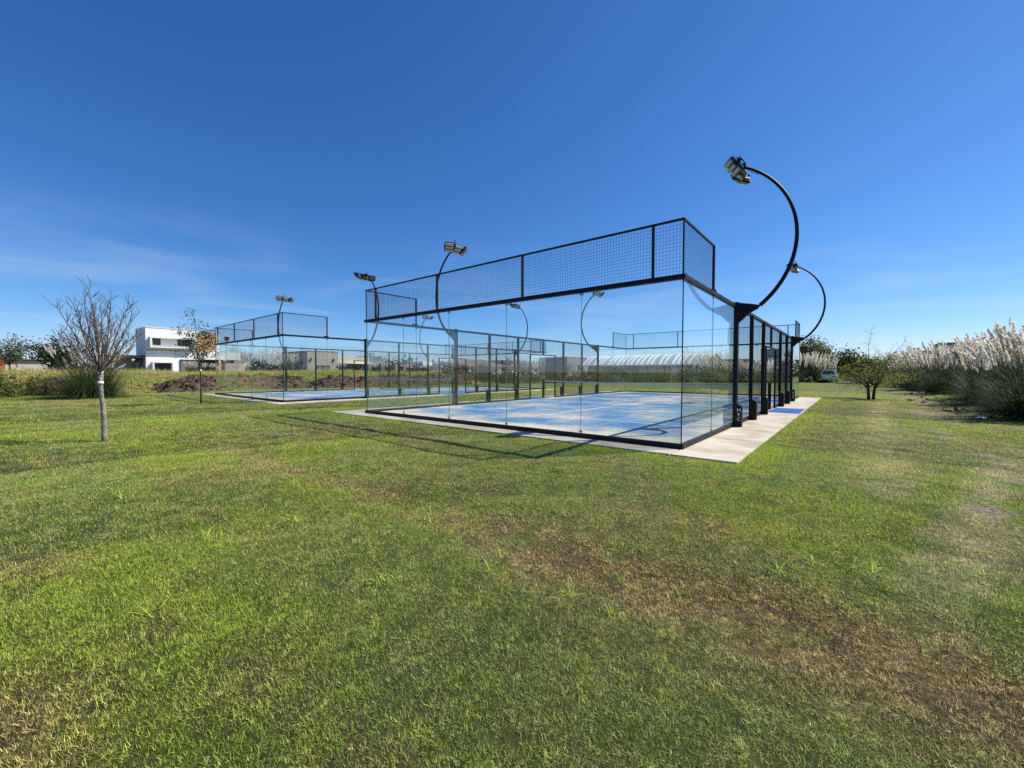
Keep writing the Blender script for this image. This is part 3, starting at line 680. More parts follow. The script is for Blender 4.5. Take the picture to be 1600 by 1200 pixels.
def hip_house(label, X, y0, y1, eave, ridge, wins, depth=10):
    r = empty('tiled_house', (X-depth/2, (y0+y1)/2, .0)); tag(r, label, 'house', 'houses with brown tiled hip roofs')
    bpart(r, 'wall', M_PLASTER, (X-depth, X, y0, y1, 0, eave)); o = .5; q = depth/2
    xm = X-depth/2
    v = [(X+o, y0-o, eave+.002), (X+o, y1+o, eave+.002), (X-depth-o, y1+o, eave+.002), (X-depth-o, y0-o, eave+.002), (xm, y0+q, ridge), (xm, y1-q, ridge), ]
    b = [(a, c, eave-.16) for a, c, _ in v[:4]]
    rf = MB().add(v+b, [(0, 1, 5, 4), (1, 2, 5), (2, 3, 4, 5), (3, 0, 4), (6, 9, 8, 7), (0, 6, 7, 1), (1, 7, 8, 2), (2, 8, 9, 3), (3, 9, 6, 0)]).build('roof', M_TILE, r)
    m = MB()
    n = 9
    for k in range(1, n):                                            # tile courses standing proud
        f = k/n
        x = X+o+(xm-X-o)*f; z = eave+.002+(ridge-eave)*f; m.box(x-.09, x+.09, y0-o+(q+o)*f, y1+o-(q+o)*f, z-.02, z+.05)
    m.build('tile_courses', M_TILE, rf)
    for (a, c, d, e, k) in wins: win(r, X+.002, a, c, d, e, k)
    settle(r); return r
hip_house('white house under a long brown tiled hip roof, left of the pair', -75, 65.0, 84.5, 3.05, 4.95, [(66.5+3.0*k, 68.0+3.0*k, 1.5, 2.6, 1) for k in range(6)])
hip_house('white house under a brown tiled hip roof, right of the pair by the doorway', -76, 87.0, 107.5, 3.0, 5.0, [(88.5+3.4*k, 90.2+3.4*k, 1.5, 2.5, 1) for k in range(5)])
small_house('dark_block_house', 'dark grey cube house between the two tiled roofs', -78, 86.0, 90.0, 4.9, M_DGREY, [(87, 88.5, 2.8, 3.8, 2)], 6)
small_house('slate_block', 'slate grey blank block at the left end of the striped shed', -55, 84.4, 95.2, 5.3, M_GREY, [(90, 91, 2.2, 3.4, 1)], 9, base=0)

# long shed with a striped barrel roof
r = empty('barrel_roof_shed', (-34, 83, 0)); tag(r, 'long shed with white-ribbed barrel roof and arched end, behind the near court', 'shed')
yc, rw, zs, rise = 85.5, 5.5, 3.0, 2.3
def arcp(t, k=1.0): q = 1-2*t/math.pi; return (yc-rw*q, zs+(k-1)*3+rise*(1-abs(q)**1.7))
ts = np.linspace(0, math.pi, 15)
m = MB(); v = []
for x in (-48, -19.5):
    for t in ts: v.append((x, *arcp(t)))
    for t in ts: v.append((x, *arcp(t, .98)))
n = len(ts); f = [(i, i+1, 2*n+i+1, 2*n+i) for i in range(n-1)]+[(n+i, 3*n+i, 3*n+i+1, n+i+1) for i in range(n-1)]
m.add(v, f).build('roof_sheet', M_VAULT, r, smooth=True)
rnd = random.Random(4)
x = -48.0
while x < -19.6:
    w = rnd.choice((.34, .4, .5, .6)); v = []; f = []
    for xx in (x, x+w):
        for kk in (1.003, 1.04):
            for t in ts: v.append((xx, *arcp(t, kk)))
    for i in range(n-1): f += [(n+i, n+i+1, 3*n+i+1, 3*n+i), (i, n+i, n+i+1, i+1)[::-1], (2*n+i, 3*n+i, 3*n+i+1, 2*n+i+1)]
    MB().add(v, f).build('roof_rib', M_RIB, r)
    x += w+rnd.choice((.5, .62, .8, 1.3))
for i in range(13):                                                     # bars of the arched end
    y = yc-rw+.3+i*(2*rw-.6)/12; z1 = zs+rise*(1-abs((y-yc)/rw)**1.7)-.05
    bpart(r, 'end_bar', M_RIB, (-19.48, -19.38, y-.06, y+.06, zs-.3, z1))
bpart(r, 'end_sheet', M_DGREY, (-19.6, -19.5, yc-rw+.2, yc+rw-.2, 0, zs+.3))
for i in range(9): bpart(r, 'shed_post', M_RIB if i == 8 else M_DARK, (-47.9+i*3.5, -47.7+i*3.5, yc-rw-.05, yc-rw+.15, 0, zs))
bpart(r, 'eaves_beam', M_RIB, (-48, -19.5, yc-rw-.08, yc-rw+.08, zs-.12, zs+.03))
bpart(r, 'back_wall', M_DGREY, (-48, -19.7, yc+1.5, yc+1.7, 0, zs))
for i in range(5): bpart(r, 'stored_panel', M_GREY if i % 2 else M_RIB, (-33+i*2.3, -31.4+i*2.3, yc-1, yc-.9, .2, 2.1+.2*(i % 3)))
settle(r)
small_house('dark_shed', 'dark green-grey flat building right of the arched shed end', -14.2, 88, 94, 4.1, pmat('green_grey', (.11, .13, .12), .8, .1, 1), [], 6.3, base=0)
small_house('slate_tower', 'tall slate block seen through the near court right doorway', -9.6, 92, 97, 6.2, M_DGREY, [], 3.0, [('lower_wing', M_GREY, (-9.55, -6.6, 93, 97, 0, 3.6))], base=0)
small_house('brown_gatehouse', 'narrow dark brown building beside the far right court corner', -4.8, 82, 87, 4.9, pmat('brown_clad', (.06, .045, .04), .8, .2, 2), [], 1.4, base=0)
small_house('pale_tower_house', 'pale flat building rising behind the pampas on the right', 17.8, 110, 118, 7.3, M_GREY, [], 2.4, [('lower_wing', M_DGREY, (12, 15.35, 110, 118, 0, 5.9)), ('lower_wing', M_DGREY, (17.9, 22, 110, 118, 0, 6.1)), ('sign_panel', M_WHITE, (16.7, 17.1, 109.9, 109.99, 6.2, 6.75))], base=0)

# ------------------------------------------------------------------ soil bank and clods
M_SOIL = pmat('turned_soil', (0.055, 0.040, 0.028), .97, .45, 3.5, 1.0, 9, spec=.05, coord='Object', col2=(.15, .11, .08))
def soil_bank(label, y0, y1, xc, hmax, seed, ratio):
    st = .14; ys = np.arange(y0, y1, st); us = np.arange(-2.2, 2.2, st)
    Y, U = np.meshgrid(ys, us, indexing='ij'); rs = np.random.RandomState(seed)
    X = xc(Y)+U
    ends = sst(0, 3.0, Y-y0)*sst(0, 1.5, y1-Y)
    prof = np.clip(1-(np.abs(U)/(1.5+.5*fbm(Y, Y*0, .3, 2, seed)))**1.6, 0, 1)
    hh = hmax*ends*prof*(.55+.75*fbm(X, Y, .45, 3, seed+1))
    lump = (np.abs(fbm(X, Y, 2.1, 4, seed+2)-.5)*1.2+rs.rand(*X.shape)*.16)*(hh > .02)*np.clip(hh*3, 0, 1)
    Z = lawn_h(X, Y)*1.0-.06+hh+lump*.8
    X = X+rs.randn(*X.shape)*.03; Y2 = Y+rs.randn(*X.shape)*.03
    V = np.stack([X, Y2, Z], -1).reshape(-1, 3); nu = len(us)
    i, j = np.meshgrid(np.arange(len(ys)-1), np.arange(nu-1), indexing='ij'); a = (i*nu+j).ravel()
    root = empty('soil_bank', (float(xc(np.array((y0+y1)/2))), (y0+y1)/2, 0)); tag(root, label, 'soil bank', 'banks of turned soil')
    o = link('heap', quad_mesh('heap', V, np.stack([a, a+nu, a+nu+1, a+1], -1), M_SOIL), root)
    # loose clods
    m = MB(); sel = rs.choice(len(V), int(ratio*(y1-y0)))
    for q in sel:
        if hh.ravel()[q] < .05 and rs.rand() < .7: continue
        s = rs.uniform(.06, .2); d = rs.randn(8, 3)*.28
        b = (np.array([(x, y, z) for z in (-1, 1) for x, y in ((-1, -1), (1, -1), (1, 1), (-1, 1))])*.7+d)*s*[1, 1, .7]
        m.add(V[q]+b+[0, 0, s*.3], [(0, 3, 2, 1), (4, 5, 6, 7), (0, 1, 5, 4), (1, 2, 6, 5), (2, 3, 7, 6), (3, 0, 4, 7)])
    c = m.build('clods', M_SOIL, root); tag(c, kind='stuff')
    settle(root)
soil_bank('dark clod-strewn soil heap in front of the white house, left of the far court', -1.8, 9.5, lambda y: -34.2+.0*y, .85, 41, 30)
soil_bank('long dark soil bank behind the far court with weeds on it', 8.5, 27.5, lambda y: -34.4+.02*y, .95, 47, 30)

# ------------------------------------------------------------------ foliage helpers
def leaves_mesh(P, size, tones, rs, aspect=.5, droop=0.0, D=None):
    """one bent leaf (two triangles as a quad) at each point"""
    n = len(P); a = rs.randn(n, 3); a[:, 2] -= droop
    if D is not None: a = D+.45*a
    a /= np.linalg.norm(a, axis=1)[:, None]; b = np.cross(a, rs.randn(n, 3)); b /= np.linalg.norm(b, axis=1)[:, None]
    s = (size*rs.uniform(.6, 1.3, n))[:, None] if np.isscalar(size) else size[:, None]
    V = np.stack([P-a*s*.5, P+b*s*aspect*.5, P+a*s*.5, P-b*s*aspect*.5], 1).reshape(-1, 3)
    F = np.arange(4*n).reshape(n, 4); C = np.repeat(tones, 4, axis=0)
    return V, F, C
def tones(rs, n, base, var=.25, alt=None, p=.2):
    t = np.array(base)[None]*(1+var*rs.randn(n, 1)).clip(.4, 1.8)
    if alt is not None: k = rs.rand(n) < p; t[k] = np.array(alt)*(1+.2*rs.randn(k.sum(), 1)).clip(.5, 1.6)
    return t.clip(0, 1)
def branch(rs, p, d, Ln, n=6, curve=(0, 0, .1), wob=.06):
    pts = [np.array(p, float)]; d = np.array(d, float)/np.linalg.norm(d)
    for _ in range(n):
        d = d+np.array(curve)/n+rs.randn(3)*wob; d /= np.linalg.norm(d); pts.append(pts[-1]+d*Ln/n)
    return np.array(pts)
def ortho(rs, d, ang):
    d = d/np.linalg.norm(d); q = np.cross(d, rs.randn(3)); q /= np.linalg.norm(q)
    return d*math.cos(ang)+q*math.sin(ang)

# ------------------------------------------------------------------ the leafless young tree
def bare_tree():
    rs = np.random.RandomState(12); root = empty('bare_tree', (-9.35, -6.25, float(lawn_h(-9.35, -6.25))-.02)); tag(root, 'leafless young tree with pale lichened trunk and white band on the lawn', 'tree')
    tr = np.array([(0, 0, -.05), (.01, 0, .15), (-.01, .0, .45), (-.015, -.005, .75), (-.01, -.03, .98), (0, -.035, 1.2), (.0, -.03, 1.46)])
    MB().tube(tr, [.056, .045, .040, .039, .037, .037, .046], 10).build('trunk', M_BARK, root, smooth=True)
    MB().tube([(0, -.035, 1.185), (0, -.035, 1.245)], .046, 12).build('white_band', M_WHITE, root, smooth=True)
    m = MB(); top = tr[-1]
    specs = [(0, .03, 1.75, .026)]+[(k*.628+rs.uniform(-.25, .25), rs.uniform(.34, .72), rs.uniform(1.15, 1.5), .013) for k in range(11)]+[(k*1.57+.5, rs.uniform(.8, .95), rs.uniform(.85, 1.05), .012) for k in range(4)]
    for az, inc, Ln, rad in specs:
        d = (math.sin(inc)*math.cos(az), math.sin(inc)*math.sin(az), math.cos(inc))
        pts = branch(rs, top-np.array([0, 0, rs.uniform(0, .15)]), d, Ln, 9, (0, 0, .38 if inc > .1 else 0), .02)
        m.tube(pts, np.linspace(rad, .005, 10), 6)
        for q in range(2, 10):
            for _ in range(2 if q > 2 else 1):
                dd = ortho(rs, pts[min(q+1, 9)]-pts[q-1], rs.uniform(.4, .75)); dd[2] = abs(dd[2])*.8+.2
                L1 = rs.uniform(.25, .5)*(1.15-q*.06); t2 = branch(rs, pts[q], dd, L1, 5, (0, 0, .5), .06)
                m.tube(t2, np.linspace(.0052, .0028, 6), 4)
                for z in (1, 2, 3, 4):
                    if rs.rand() < .6:
                        d3 = ortho(rs, t2[z+1]-t2[z], rs.uniform(.5, .9)); d3[2] = abs(d3[2])+.1
                        m.tube(branch(rs, t2[z], d3, rs.uniform(.08, .2), 3, (0, 0, .4), .05), [.0042, .0036, .003, .0026], 3)
    m.build('branches', M_TWIG, root)
bare_tree()

def leafy_tree(name, label, loc, H, fork, spread, nl, leaf, tone, seed, trunk_r=.04, nmain=9, mat=M_TWIG, incl=(.3, .7), alt=None, sub=7, up=.4, band=False, droop=.3, group=None, crown_bottom=.25, stems=1, lean=0.0):
    rs = np.random.RandomState(seed); gz = float(lawn_h(loc[0], loc[1])); root = empty(name, (loc[0], loc[1], gz-.02)); tag(root, label, 'tree', group)
    P = []; m = MB(); tk = MB(); Lm = (H-fork)
    for s in range(stems):
        off = np.array([.12*math.cos(2.4*s), .12*math.sin(2.4*s), 0])*(s > 0 or stems > 1)
        tr = branch(rs, off+np.array([0, 0, -.05]), (off[0]*1.2+lean, off[1]*1.2, 1), fork+.05, 6, (0, 0, 0), .03); tk.tube(tr, np.linspace(trunk_r*1.2, trunk_r*.75, 7), 8); top = tr[-1]
        for k in range(nmain):
            az = k*2.4+rs.uniform(-.4, .4)+s; inc = rs.uniform(*incl) if k else .08
            d = (math.sin(inc)*math.cos(az)*spread+lean, math.sin(inc)*math.sin(az)*spread, math.cos(inc))
            Ln = Lm*(1.0 if k == 0 else rs.uniform(.7, 1.02))*math.sqrt(d[0]**2+d[1]**2+d[2]**2)
            pts = branch(rs, top-np.array([0, 0, rs.uniform(0, fork*.15)]), d, Ln, 8, (0, 0, up), .07); m.tube(pts, np.linspace(trunk_r*.55, trunk_r*.1, 9), 5, cap=False)
            for q in range(2, 9):
                for _ in range(sub//3+1):
                    dd = ortho(rs, pts[min(q+1, 8)]-pts[q-1], rs.uniform(.5, 1.1)); L1 = Lm*rs.uniform(.16, .34)*(1.2-q*.07)
                    t2 = branch(rs, pts[q], dd, L1, 5, (0, 0, up*.5), .1); m.tube(t2, np.linspace(trunk_r*.18, trunk_r*.07, 6), 3, cap=False)
                    P.append(t2[1:])
    P = np.concatenate(P); k = rs.randint(0, len(P), nl)
    Q = P[k]+rs.randn(nl, 3)*leaf*1.6*np.array([1, 1, .8])
    V, F, C = leaves_mesh(Q, leaf, tones(rs, nl, tone, .28, alt), rs, .5, droop)
    tk.build('trunk', mat, root, smooth=True); m.build('branches', mat, root)
    link('crown', quad_mesh('crown', V, F, M_LEAF, C), root)
    if band: MB().tube([(0, 0, 1.42), (0, 0, 1.50)], trunk_r*1.15, 10).build('white_band', M_WHITE, root)
    return root
leafy_tree('young_tree', 'thin young tree with sparse small leaves on the lawn before the white house', (-19.2, -2.25), 3.85, 1.75, .62, 1500, .085, (.045, .055, .022), 21, .034, 7, M_DBARK, (.35, .75), alt=(.11, .09, .03), sub=4, up=.5, band=True)

# feathery shrub tree on the right
def feathery_tree():
    rs = np.random.RandomState(33); loc = (3.05, 21.6); root = empty('feathery_tree', (*loc, float(lawn_h(*loc))-.03)); tag(root, 'low spreading tree with feathery drooping foliage and twin trunks', 'tree')
    tk = MB(); m = MB(); tips = []
    for s, (ox, oy) in enumerate(((-.09, 0), (.09, .02))):
        tr = branch(rs, (ox, oy, -.05), (ox*.3, 0, 1), .95, 5, (0, 0, 0), .03); tk.tube(tr, np.linspace(.075, .05, 6), 8)
        for k in range(9):
            az = k*2.4+s*1.1; inc = rs.uniform(.35, 1.15); d = (math.sin(inc)*math.cos(az), math.sin(inc)*math.sin(az), math.cos(inc))
            pts = branch(rs, tr[-1]-np.array([0, 0, rs.uniform(0, .3)]), d, rs.uniform(1.2, 2.1), 8, (0, 0, -.25 if inc > .8 else .1), .12); m.tube(pts, np.linspace(.035, .008, 9), 5, cap=False)
            for q in range(2, 9):
                for _ in range(3):
                    dd = ortho(rs, pts[min(q+1, 8)]-pts[q-1], rs.uniform(.4, 1.0)); t2 = branch(rs, pts[q], dd, rs.uniform(.35, .8), 6, (0, 0, -.7), .12)
                    m.tube(t2, np.linspace(.007, .003, 7), 3, cap=False); tips.append(t2)
    for (ax, ay, L2) in ((-1.9, -.2, 1.0), (-.15, 0, 1.6), (.9, .4, 1.25), (1.5, -.3, 1.0), (1.9, .2, .9), (-1.2, .3, .8)):   # long bare whips above the crown
        pts = branch(rs, (ax*.45, ay*.4, 1.75), (ax*.45, ay*.3, 1.0), L2*1.25, 7, (ax*.1, 0, -.1), .09); m.tube(pts, np.linspace(.012, .004, 8), 4, cap=False)
        for q in range(2, 8):
            for _ in range(3):
                t2 = branch(rs, pts[q], ortho(rs, pts[q]-pts[q-1], rs.uniform(.6, 1.1)), rs.uniform(.2, .45), 4, (0, 0, -.3), .1); m.tube(t2, np.linspace(.0045, .0025, 5), 3, cap=False)
                if rs.rand() < .3: tips.append(t2)
    P = np.concatenate([t[1:] for t in tips]); D = np.concatenate([np.gradient(t, axis=0)[1:] for t in tips]); n = 6800; k = rs.randint(0, len(P), n)
    Dn = D[k]/np.linalg.norm(D[k], axis=1)[:, None]
    V, F, C = leaves_mesh(P[k]+rs.randn(n, 3)*.075, .085, tones(rs, n, (.21, .25, .05), .3, (.28, .29, .10)), rs, .28, .6, Dn)
    tk.build('trunk', M_DBARK, root, smooth=True); m.build('branches', M_DBARK, root); link('crown', quad_mesh('crown', V, F, leaf_mat('feathery_leaf', .62), C), root)
feathery_tree()

# background trees
BG = [('dense_tree', 'tall leaning green tree behind the white car', (-3.0, 82.0), 6.7, .8, .75, 11000, .38, (.105, .13, .042), 51, .18, 1.0),
      ('dark_tree', 'dark rounded tree between the white pole and the feathery tree', (1.2, 92.0), 5.0, .8, .9, 5000, .42, (.030, .048, .020), 52, .14, 0),
      ('dark_tree', 'low dark tree far behind the feathery tree', (4.0, 96.0), 4.0, .6, 1.1, 4600, .42, (.03, .045, .02), 53, .12, 0),
      ('pale_tree', 'loose grey-green tree in front of the terracotta house', (-52.0, -7.4), 2.9, .7, 1.25, 1500, .18, (.12, .15, .075), 54, .06, 0),
      ('dark_tree', 'dark dense tree left of the pampas clump by the bank', (-53.0, -4.6), 2.75, .4, .9, 3400, .20, (.03, .052, .022), 55, .09, 0),
      ('pale_tree', 'slender light green tree beside the slate block', (-31.0, 45.5), 3.3, .9, .6, 700, .16, (.10, .14, .05), 56, .05, 0),
      ('garden_tree', 'small garden tree before the left tiled house', (-62.0, 60.0), 3.4, .8, .8, 1500, .24, (.05, .075, .03), 57, .08, 0),
      ('garden_tree', 'bushy tree before the right tiled house', (-58.0, 70.0), 4.0, .8, .9, 2200, .26, (.055, .085, .03), 58, .08, 0)]
for nm, lab, loc, H, fk, sp, nl, lf, tn, sd, tr_, ln in BG:
    leafy_tree(nm, lab, loc, H, fk, sp, nl, lf, tn, sd, tr_, 10, M_DBARK, (.3, .95), sub=5, up=.2, group='background trees', alt=tuple(c*1.7 for c in tn), lean=.0 if not ln else -.10)

# ------------------------------------------------------------------ pampas grass
def strips(P0, D0, Ln, W_, nseg, droop, rs, tone):
    """many arching blades at once"""
    n = len(P0); p = P0.copy(); d = D0/np.linalg.norm(D0, axis=1)[:, None]
    side = np.cross(d, np.array([0, 0, 1.])); side /= np.linalg.norm(side, axis=1)[:, None]+1e-9
    V = []; wf = np.linspace(1, .12, nseg+1)
    for i in range(nseg+1):
        V.append(p-side*W_[:, None]*wf[i]*.5); V.append(p+side*W_[:, None]*wf[i]*.5)
        d = d+np.array([0, 0, -1.])*(droop/nseg)[:, None]+rs.randn(n, 3)*.03; d /= np.linalg.norm(d, axis=1)[:, None]; p = p+d*(Ln/nseg)[:, None]
    V = np.stack(V, 1); k = 2*(nseg+1); base = (np.arange(n)*k)[:, None, None]
    q = np.array([[2*i, 2*i+1, 2*i+3, 2*i+2] for i in range(nseg)])[None]
    return V.reshape(-1, 3), (base+q).reshape(-1, 4), np.repeat(tone, k, axis=0)
def pampas_parts(seed, H, Rb, nleaf, nplume, dead=.25, lw=.016, leafH=.62, nf=75):
    rs = np.random.RandomState(seed)
    az = rs.rand(nleaf)*2*math.pi; rad = Rb*.45*np.sqrt(rs.rand(nleaf)); inc = .06+.95*rs.rand(nleaf)**1.1
    P0 = np.stack([rad*np.cos(az), rad*np.sin(az), rs.rand(nleaf)*.12], -1); az2 = az+rs.randn(nleaf)*.4
    D0 = np.stack([np.sin(inc)*np.cos(az2), np.sin(inc)*np.sin(az2), np.cos(inc)], -1)
    Ln = H*rs.uniform(.45, 1.0, nleaf)*(leafH+.20); dr = rs.uniform(.8, 2.8, nleaf)
    tn = tones(rs, nleaf, (.036, .070, .020), .35, (.11, .12, .05), dead)
    leaf = strips(P0, D0, Ln, lw*rs.uniform(.7, 1.4, nleaf), 6, dr, rs, tn)
    st = MB(); PV = []; PF = []; PC = []; nv = 0
    for k in range(nplume):
        az = rs.rand()*2*math.pi; inc = rs.uniform(.02, .40); r0_ = Rb*.40*math.sqrt(rs.rand())
        L1 = H*(.44+.43*rs.rand()**.7); pts = branch(rs, (r0_*math.cos(az), r0_*math.sin(az), .05), (math.sin(inc)*math.cos(az), math.sin(inc)*math.sin(az), math.cos(inc)), L1, 5, (.05, -.02, 0), .03)
        st.tube(pts, np.linspace(.011, .006, 6), 4, cap=False)
        Lp = rs.uniform(.5, .8)*H/3.0; d = pts[-1]-pts[-2]; d /= np.linalg.norm(d); ax = branch(rs, pts[-1], d, Lp, 6, (.12*math.cos(az)+.06, .12*math.sin(az), -.15), .04)
        t = rs.rand(nf); i = np.minimum((t*6).astype(int), 5); f = t*6-i; c = ax[i]*(1-f[:, None])+ax[i+1]*f[:, None]
        dax = ax[i+1]-ax[i]; dax /= np.linalg.norm(dax, axis=1)[:, None]
        q = rs.randn(nf, 3); q -= dax*(q*dax).sum(1)[:, None]; q /= np.linalg.norm(q, axis=1)[:, None]
        w = .088*np.sin(np.pi*np.clip(t*.85+.12, 0, 1))**.7*rs.uniform(.6, 1.15, nf)*H/3.0
        tip = c+q*w[:, None]+dax*(.10*rs.uniform(.7, 1.3, nf)*H/3)[:, None]; s = np.cross(q, dax)*(.022*H/3)
        V = np.stack([c-dax*.02, (c+tip)/2+s, tip, (c+tip)/2-s], 1).reshape(-1, 3)
        PV.append(V); PF.append(np.arange(4*nf).reshape(-1, 4)+nv); nv += len(V)
        b = np.array((.90, .84, .72)) if rs.rand() < .8 else np.array((.58, .48, .38)); PC.append(np.repeat((b*rs.uniform(.8, 1.15)*(1+.15*rs.randn(nf, 1))).clip(0, .9), 4, axis=0))
    return (quad_mesh('leaves', *leaf[:2], M_LEAF, leaf[2]), st.mesh('stalks', pmat('pampas_stalk_%d' % seed, (.10, .10, .045), .8, .2, 9)),
            quad_mesh('plumes', np.concatenate(PV), np.concatenate(PF), M_PLUME, np.concatenate(PC)))
PV_ = [pampas_parts(61, 3.0, 1.7, 2400, 85, .06), pampas_parts(62, 3.0, 1.5, 2200, 70, .10), pampas_parts(63, 3.0, 1.8, 2400, 100, .10), pampas_parts(64, 2.8, 1.7, 3000, 40, .34, leafH=.85)]
def pampas(label, x, y, k, s, rz, group='pampas grass clumps', z=None):
    root = empty('pampas_clump', (x, y, float(lawn_h(x, y))-.03), rz); root.scale = (s, s, s); tag(root, label, 'pampas grass', group)
    for nm, me in zip(('leaves', 'stalks', 'plumes'), PV_[k]): link(nm, me, root)
pampas('big pampas clump with few cream plumes behind the bare tree', -28.8, -4.7, 3, 1.03, .5)
for args in [('dark pampas clump nearest the right edge, tallest plumes', 6.9, 12.6, 2, .97, .2), ('pampas clump cut by the right edge behind the nearest one', 8.5, 13.6, 0, 1.0, 1.2),
             ('dense pampas clump second from the right along the track', 7.3, 16.2, 2, .95, 2.2), ('pampas clump with arching green leaves third along the track', 7.0, 20.4, 1, 1.0, 3.0),
             ('tall pampas clump standing behind the second one along the track', 9.2, 19.6, 0, 1.1, 4.0), ('pampas clump fourth along the track with crowded pale plumes', 7.9, 25.0, 2, 1.0, 5.0),
             ('pampas clump set back behind the fourth along the track', 10.2, 27.0, 0, 1.1, .9), ('dark-bodied pampas clump fifth along the track, leaning plumes', 7.0, 32.0, 2, 1.08, 1.9),
             ('pampas clump behind the fifth along the track', 9.4, 35.0, 1, 1.1, 2.9), ('pampas clump sixth along the track beside bare earth', 6.6, 40.5, 2, 1.08, 3.7),
             ('small distant pampas clump seventh along the track', 6.3, 49.0, 0, 1.12, 4.4), ('distant pampas clump set back between the sixth and seventh', 8.9, 46.0, 2, 1.1, 5.4), ('farthest pampas clump at the end of the track row', 7.0, 58.0, 1, 1.1, .4),
             ('spreading pink-cream pampas clump left of the white car', -3.0, 71.5, 2, 1.45, 1.0), ('pampas clump touching the left side of the white car', -1.3, 73.0, 0, 1.25, 2.0),
             ('green pampas clump in front of the concrete house, seen through the far court', -45.0, 9.8, 0, .85, 2.6), ('pampas clump beside the concrete house wall behind the far court', -46.5, 12.4, 1, .78, .7),
             ('tall pampas clump at the arched shed end, behind corner glass', -15.5, 62.0, 1, 1.35, 1.1), ('pampas clump right of the arched shed, behind the side glass', -11.8, 60.5, 0, 1.05, 2.1),
             ('pampas clump behind the nearest lamp post mesh', -9.6, 61.0, 2, 1.0, 3.1), ('pampas clump seen through the near court right doorway', -7.4, 64.0, 0, 1.1, 4.2)]: pampas(*args)
for i, (x, y, s) in enumerate(((-42.0, 2.6, .36), (-42.2, 3.4, .32), (-41.5, 4.2, .30))): pampas(('left', 'middle', 'right')[i]+' one of three tiny pampas tufts under the white house window', x, y, i, s, i, 'pampas tufts under the white house window')
for i, (x, y, s) in enumerate(((-42.5, 16.6, .36), (-42.2, 20.4, .38), (-42.8, 21.4, .42), (-42.4, 22.4, .36))): pampas(('first', 'second', 'third', 'fourth')[i]+' small pampas tuft from the left on the bank before the concrete house', x, y, i % 3, s, i, 'pampas tufts before the concrete house')

# ------------------------------------------------------------------ shrubs
def shrub(name, label, x, y, rx, ry, H, nl, leaf, tone, seed, alt=None, group='shrubs'):
    rs = np.random.RandomState(seed); root = empty(name, (x, y, float(lawn_h(x, y))-.05)); tag(root, label, 'shrub', group)
    n0 = 40; u = rs.randn(n0, 3); u /= np.linalg.norm(u, axis=1)[:, None]; u[:, 2] = np.abs(u[:, 2]); c = u*np.array([rx, ry, H])*rs.uniform(.45, .85, (n0, 1))
    k = rs.randint(0, n0, nl); g = rs.randn(nl, 3); g /= np.linalg.norm(g, axis=1)[:, None]
    P = c[k]+g*np.array([rx, ry, H])*.26*rs.uniform(.5, 1.1, (nl, 1)); P[:, 2] = np.abs(P[:, 2])
    V, F, C = leaves_mesh(P, leaf, tones(rs, nl, tone, .3, alt), rs, .55, -.3)
    m = MB()
    for q in c[:18]: m.tube(np.array([(0, 0, 0), q*.5+rs.randn(3)*.05, q]), [.03, .02, .008], 4, cap=False)
    m.build('stems', M_DBARK, root); link('foliage', quad_mesh('foliage', V, F, M_LEAF, C), root)
shrub('round_shrub', 'broad rounded green shrub at the left edge under the bank', -32.9, -8.3, 2.0, 1.8, 1.55, 8000, .12, (.15, .18, .05), 71, (.20, .20, .07))
shrub('round_shrub', 'dark green shrub between the left edge shrub and the pampas clump', -33.4, -6.2, 1.3, 1.2, 1.2, 4500, .12, (.11, .14, .04), 72)
shrub('dry_shrub', 'tan withered shrub touching the big pampas clump', -32.6, -5.6, 1.0, .9, 1.3, 2400, .11, (.19, .145, .075), 73, (.26, .2, .11))
shrub('dark_shrub', 'dark rounded shrub left of the white car', -4.6, 66.0, 1.9, 1.6, 1.9, 2600, .2, (.025, .04, .017), 74)
shrub('grey_shrub', 'small grey-green shrub beside the dark one near the car', -2.7, 66.0, .8, .8, 1.0, 900, .16, (.14, .16, .09), 75)
shrub('garden_shrub', 'bushy green shrub before the blue-grey house, behind the far court', -43.0, 8.2, 1.3, 1.2, 1.5, 2200, .16, (.05, .07, .03), 76)

# scrub growing as one mass behind the courts
def thicket():
    rs = np.random.RandomState(81); P = []; T = []; S = []
    line = np.array([(-37.5, 27.5), (-36, 31), (-31, 37), (-26, 44), (-20.5, 50.5), (-14, 56), (-8.5, 60), (-6, 63)])
    seg = np.linalg.norm(np.diff(line, axis=0), axis=1); cum = np.concatenate([[0], np.cumsum(seg)])
    for _ in range(210):
        t = rs.rand()*cum[-1]; x = np.interp(t, cum, line[:, 0])+rs.randn()*.9; y = np.interp(t, cum, line[:, 1])+rs.randn()*.9
        H = rs.uniform(.7, 2.3)*rs.uniform(.7, 1.1) if x > -33 else rs.uniform(1.0, 1.7); n = 130; g = rs.randn(n, 3); g /= np.linalg.norm(g, axis=1)[:, None]; q = g*np.array([.9, .9, H*.62])*rs.uniform(.5, 1.1, (n, 1)); q[:, 2] += H*.5
        q[:, 2] = np.abs(q[:, 2]); P.append(q+[x, y, float(lawn_h(x, y))]); c = [(.13, .14, .04), (.06, .085, .028), (.17, .15, .06), (.085, .115, .04)][rs.randint(4)] if x > -33 else [(.09, .075, .04), (.055, .05, .025), (.11, .10, .05)][rs.randint(3)]
        T.append(tones(rs, n, c, .3)); S.append(np.full(n, .24)*rs.uniform(.6, 1.3, n))
    V, F, C = leaves_mesh(np.concatenate(P), np.concatenate(S), np.concatenate(T), rs, .5, -.5)
    tag(link('scrub_thicket', quad_mesh('scrub_thicket', V, F, M_LEAF, C)), 'belt of green and tan scrub behind the two courts', 'scrub', kind='stuff')
thicket()
